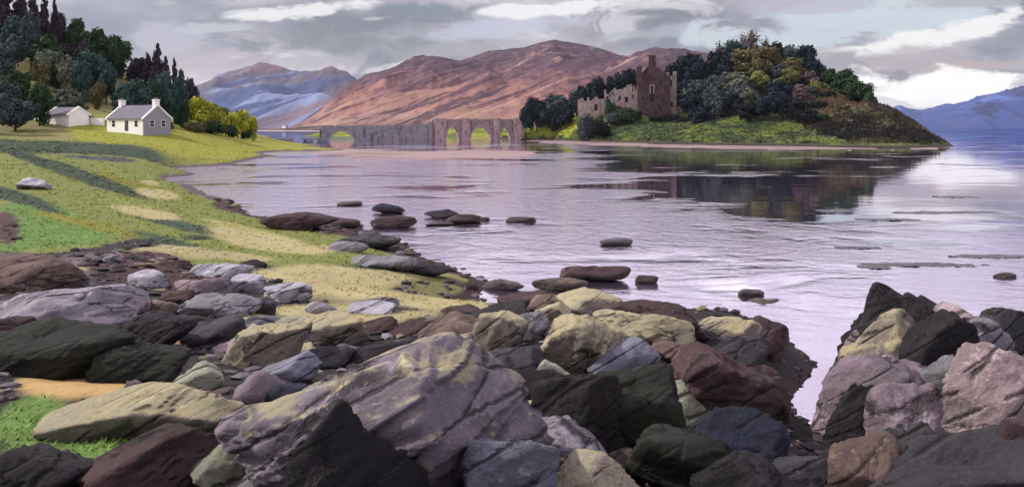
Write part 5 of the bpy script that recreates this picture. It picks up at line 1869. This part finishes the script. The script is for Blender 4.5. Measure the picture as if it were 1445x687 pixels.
# shingle: small stones between the rocks
Xp, Yp, Zp, Cp, rg = scatter(17000, lambda x, y, z, c: (c.max(1) < 0.14) & ~green(c) & (z > -0.05) & (y < 60), 4.2, 60, 9)
v0, f0 = sphere(1)
f0 = np.array(f0)
k = len(Xp)
sz = (0.011 + 0.045 * rg.random(k) ** 3.0) * (0.8 + 0.085 * Yp)
ax = np.stack([1.25 + .5 * rg.random(k), .8 + .4 * rg.random(k), .35 + .35 * rg.random(k)], 1) * sz[:, None]
th = rg.uniform(0, 6.283, k)
jit = 1 + 0.22 * rg.normal(size=(k, len(v0)))
vv = v0[None] * jit[:, :, None] * ax[:, None, :]
vx = vv[..., 0] * np.cos(th)[:, None] - vv[..., 1] * np.sin(th)[:, None]
vy = vv[..., 0] * np.sin(th)[:, None] + vv[..., 1] * np.cos(th)[:, None]
V = np.stack([vx + Xp[:, None], vy + Yp[:, None], vv[..., 2] + (Zp + sz * .15)[:, None]], -1).reshape(-1, 3)
Fc = (f0[None] + (np.arange(k) * len(v0))[:, None, None]).reshape(-1, 3)
pal = np.array([(0.20, 0.185, 0.21), (0.09, 0.065, 0.065), (0.05, 0.045, 0.05), (0.26, 0.22, 0.14), (0.13, 0.10, 0.115), (0.03, 0.028, 0.03)])
pc = pal[rg.choice(len(pal), k, p=[.14, .2, .24, .08, .14, .2])] * (0.45 + 0.5 * rg.random(k))[:, None]
stuff_mesh('shingle', V, Fc, tint_mat('shingle_stone', 0.8, 0.25, 8.0, 0.3, 0.02), np.repeat(pc, len(v0), 0))

# low heather, bracken and rank grass over the island
rg = np.random.default_rng(77)
n_ = 26000
Xi, Yi = rg.uniform(-10, 132, n_), rg.uniform(205, 400, n_)
Zi = GI(Xi, Yi)
ci = np.clip((Xi + 18) / 158 * (nx - 1), 0, nx - 1).round().astype(int)
ri = np.clip((Yi - 200) / 270 * (ny - 1), 0, ny - 1).round().astype(int)
Ci = icol[ri * nx + ci][:, :3]
kp = Zi > 0.7
Xi, Yi, Zi, Ci = Xi[kp], Yi[kp], Zi[kp], Ci[kp]
nb_ = 5
b_i = np.repeat(np.arange(len(Xi)), nb_)
m_ = len(b_i)
lowg = (Ci[:, 1] > Ci[:, 0])[b_i]
hh_ = np.where(lowg, 0.30, 0.75) * (0.4 + rg.random(m_))
t0_, r0_ = rg.uniform(0, 6.283, m_), rg.random(m_) * 0.9
ox_, oy_, oz_ = Xi[b_i] + np.cos(t0_) * r0_, Yi[b_i] + np.sin(t0_) * r0_, Zi[b_i] - 0.1
w_ = 0.16 + 0.25 * rg.random(m_)
V = np.stack([np.stack([ox_ - w_, oy_, oz_], 1), np.stack([ox_ + w_, oy_, oz_], 1), np.stack([ox_ + (rg.random(m_) - .5) * hh_, oy_ + (rg.random(m_) - .5) * hh_, oz_ + hh_], 1)], 1).reshape(-1, 3)
cb_ = Ci[b_i] * (0.75 + 0.75 * rg.random(m_))[:, None]
stuff_mesh('heather', V, np.arange(len(V)).reshape(-1, 3), M_turf, np.repeat(cb_, 3, 0))
# ------------------------------------------------------------------ the air between here and the mountains
hb = MB().box(-9500, 9500, -400, 9000, -6, 520)
hm = bpy.data.materials.new('haze_air')
hm.use_nodes = True
ht = NT(hm.node_tree)
ht.n.clear()
ho = ht.new('ShaderNodeOutputMaterial')
hv = ht.new('ShaderNodeVolumePrincipled')
hv.inputs['Color'].default_value = (0.86, 0.88, 0.96, 1)
hv.inputs['Density'].default_value = 0.000022
ht.l.new(hv.outputs[0], ho.inputs['Volume'])
haze = hb.build('haze', hm)
tag(haze, kind='stuff')
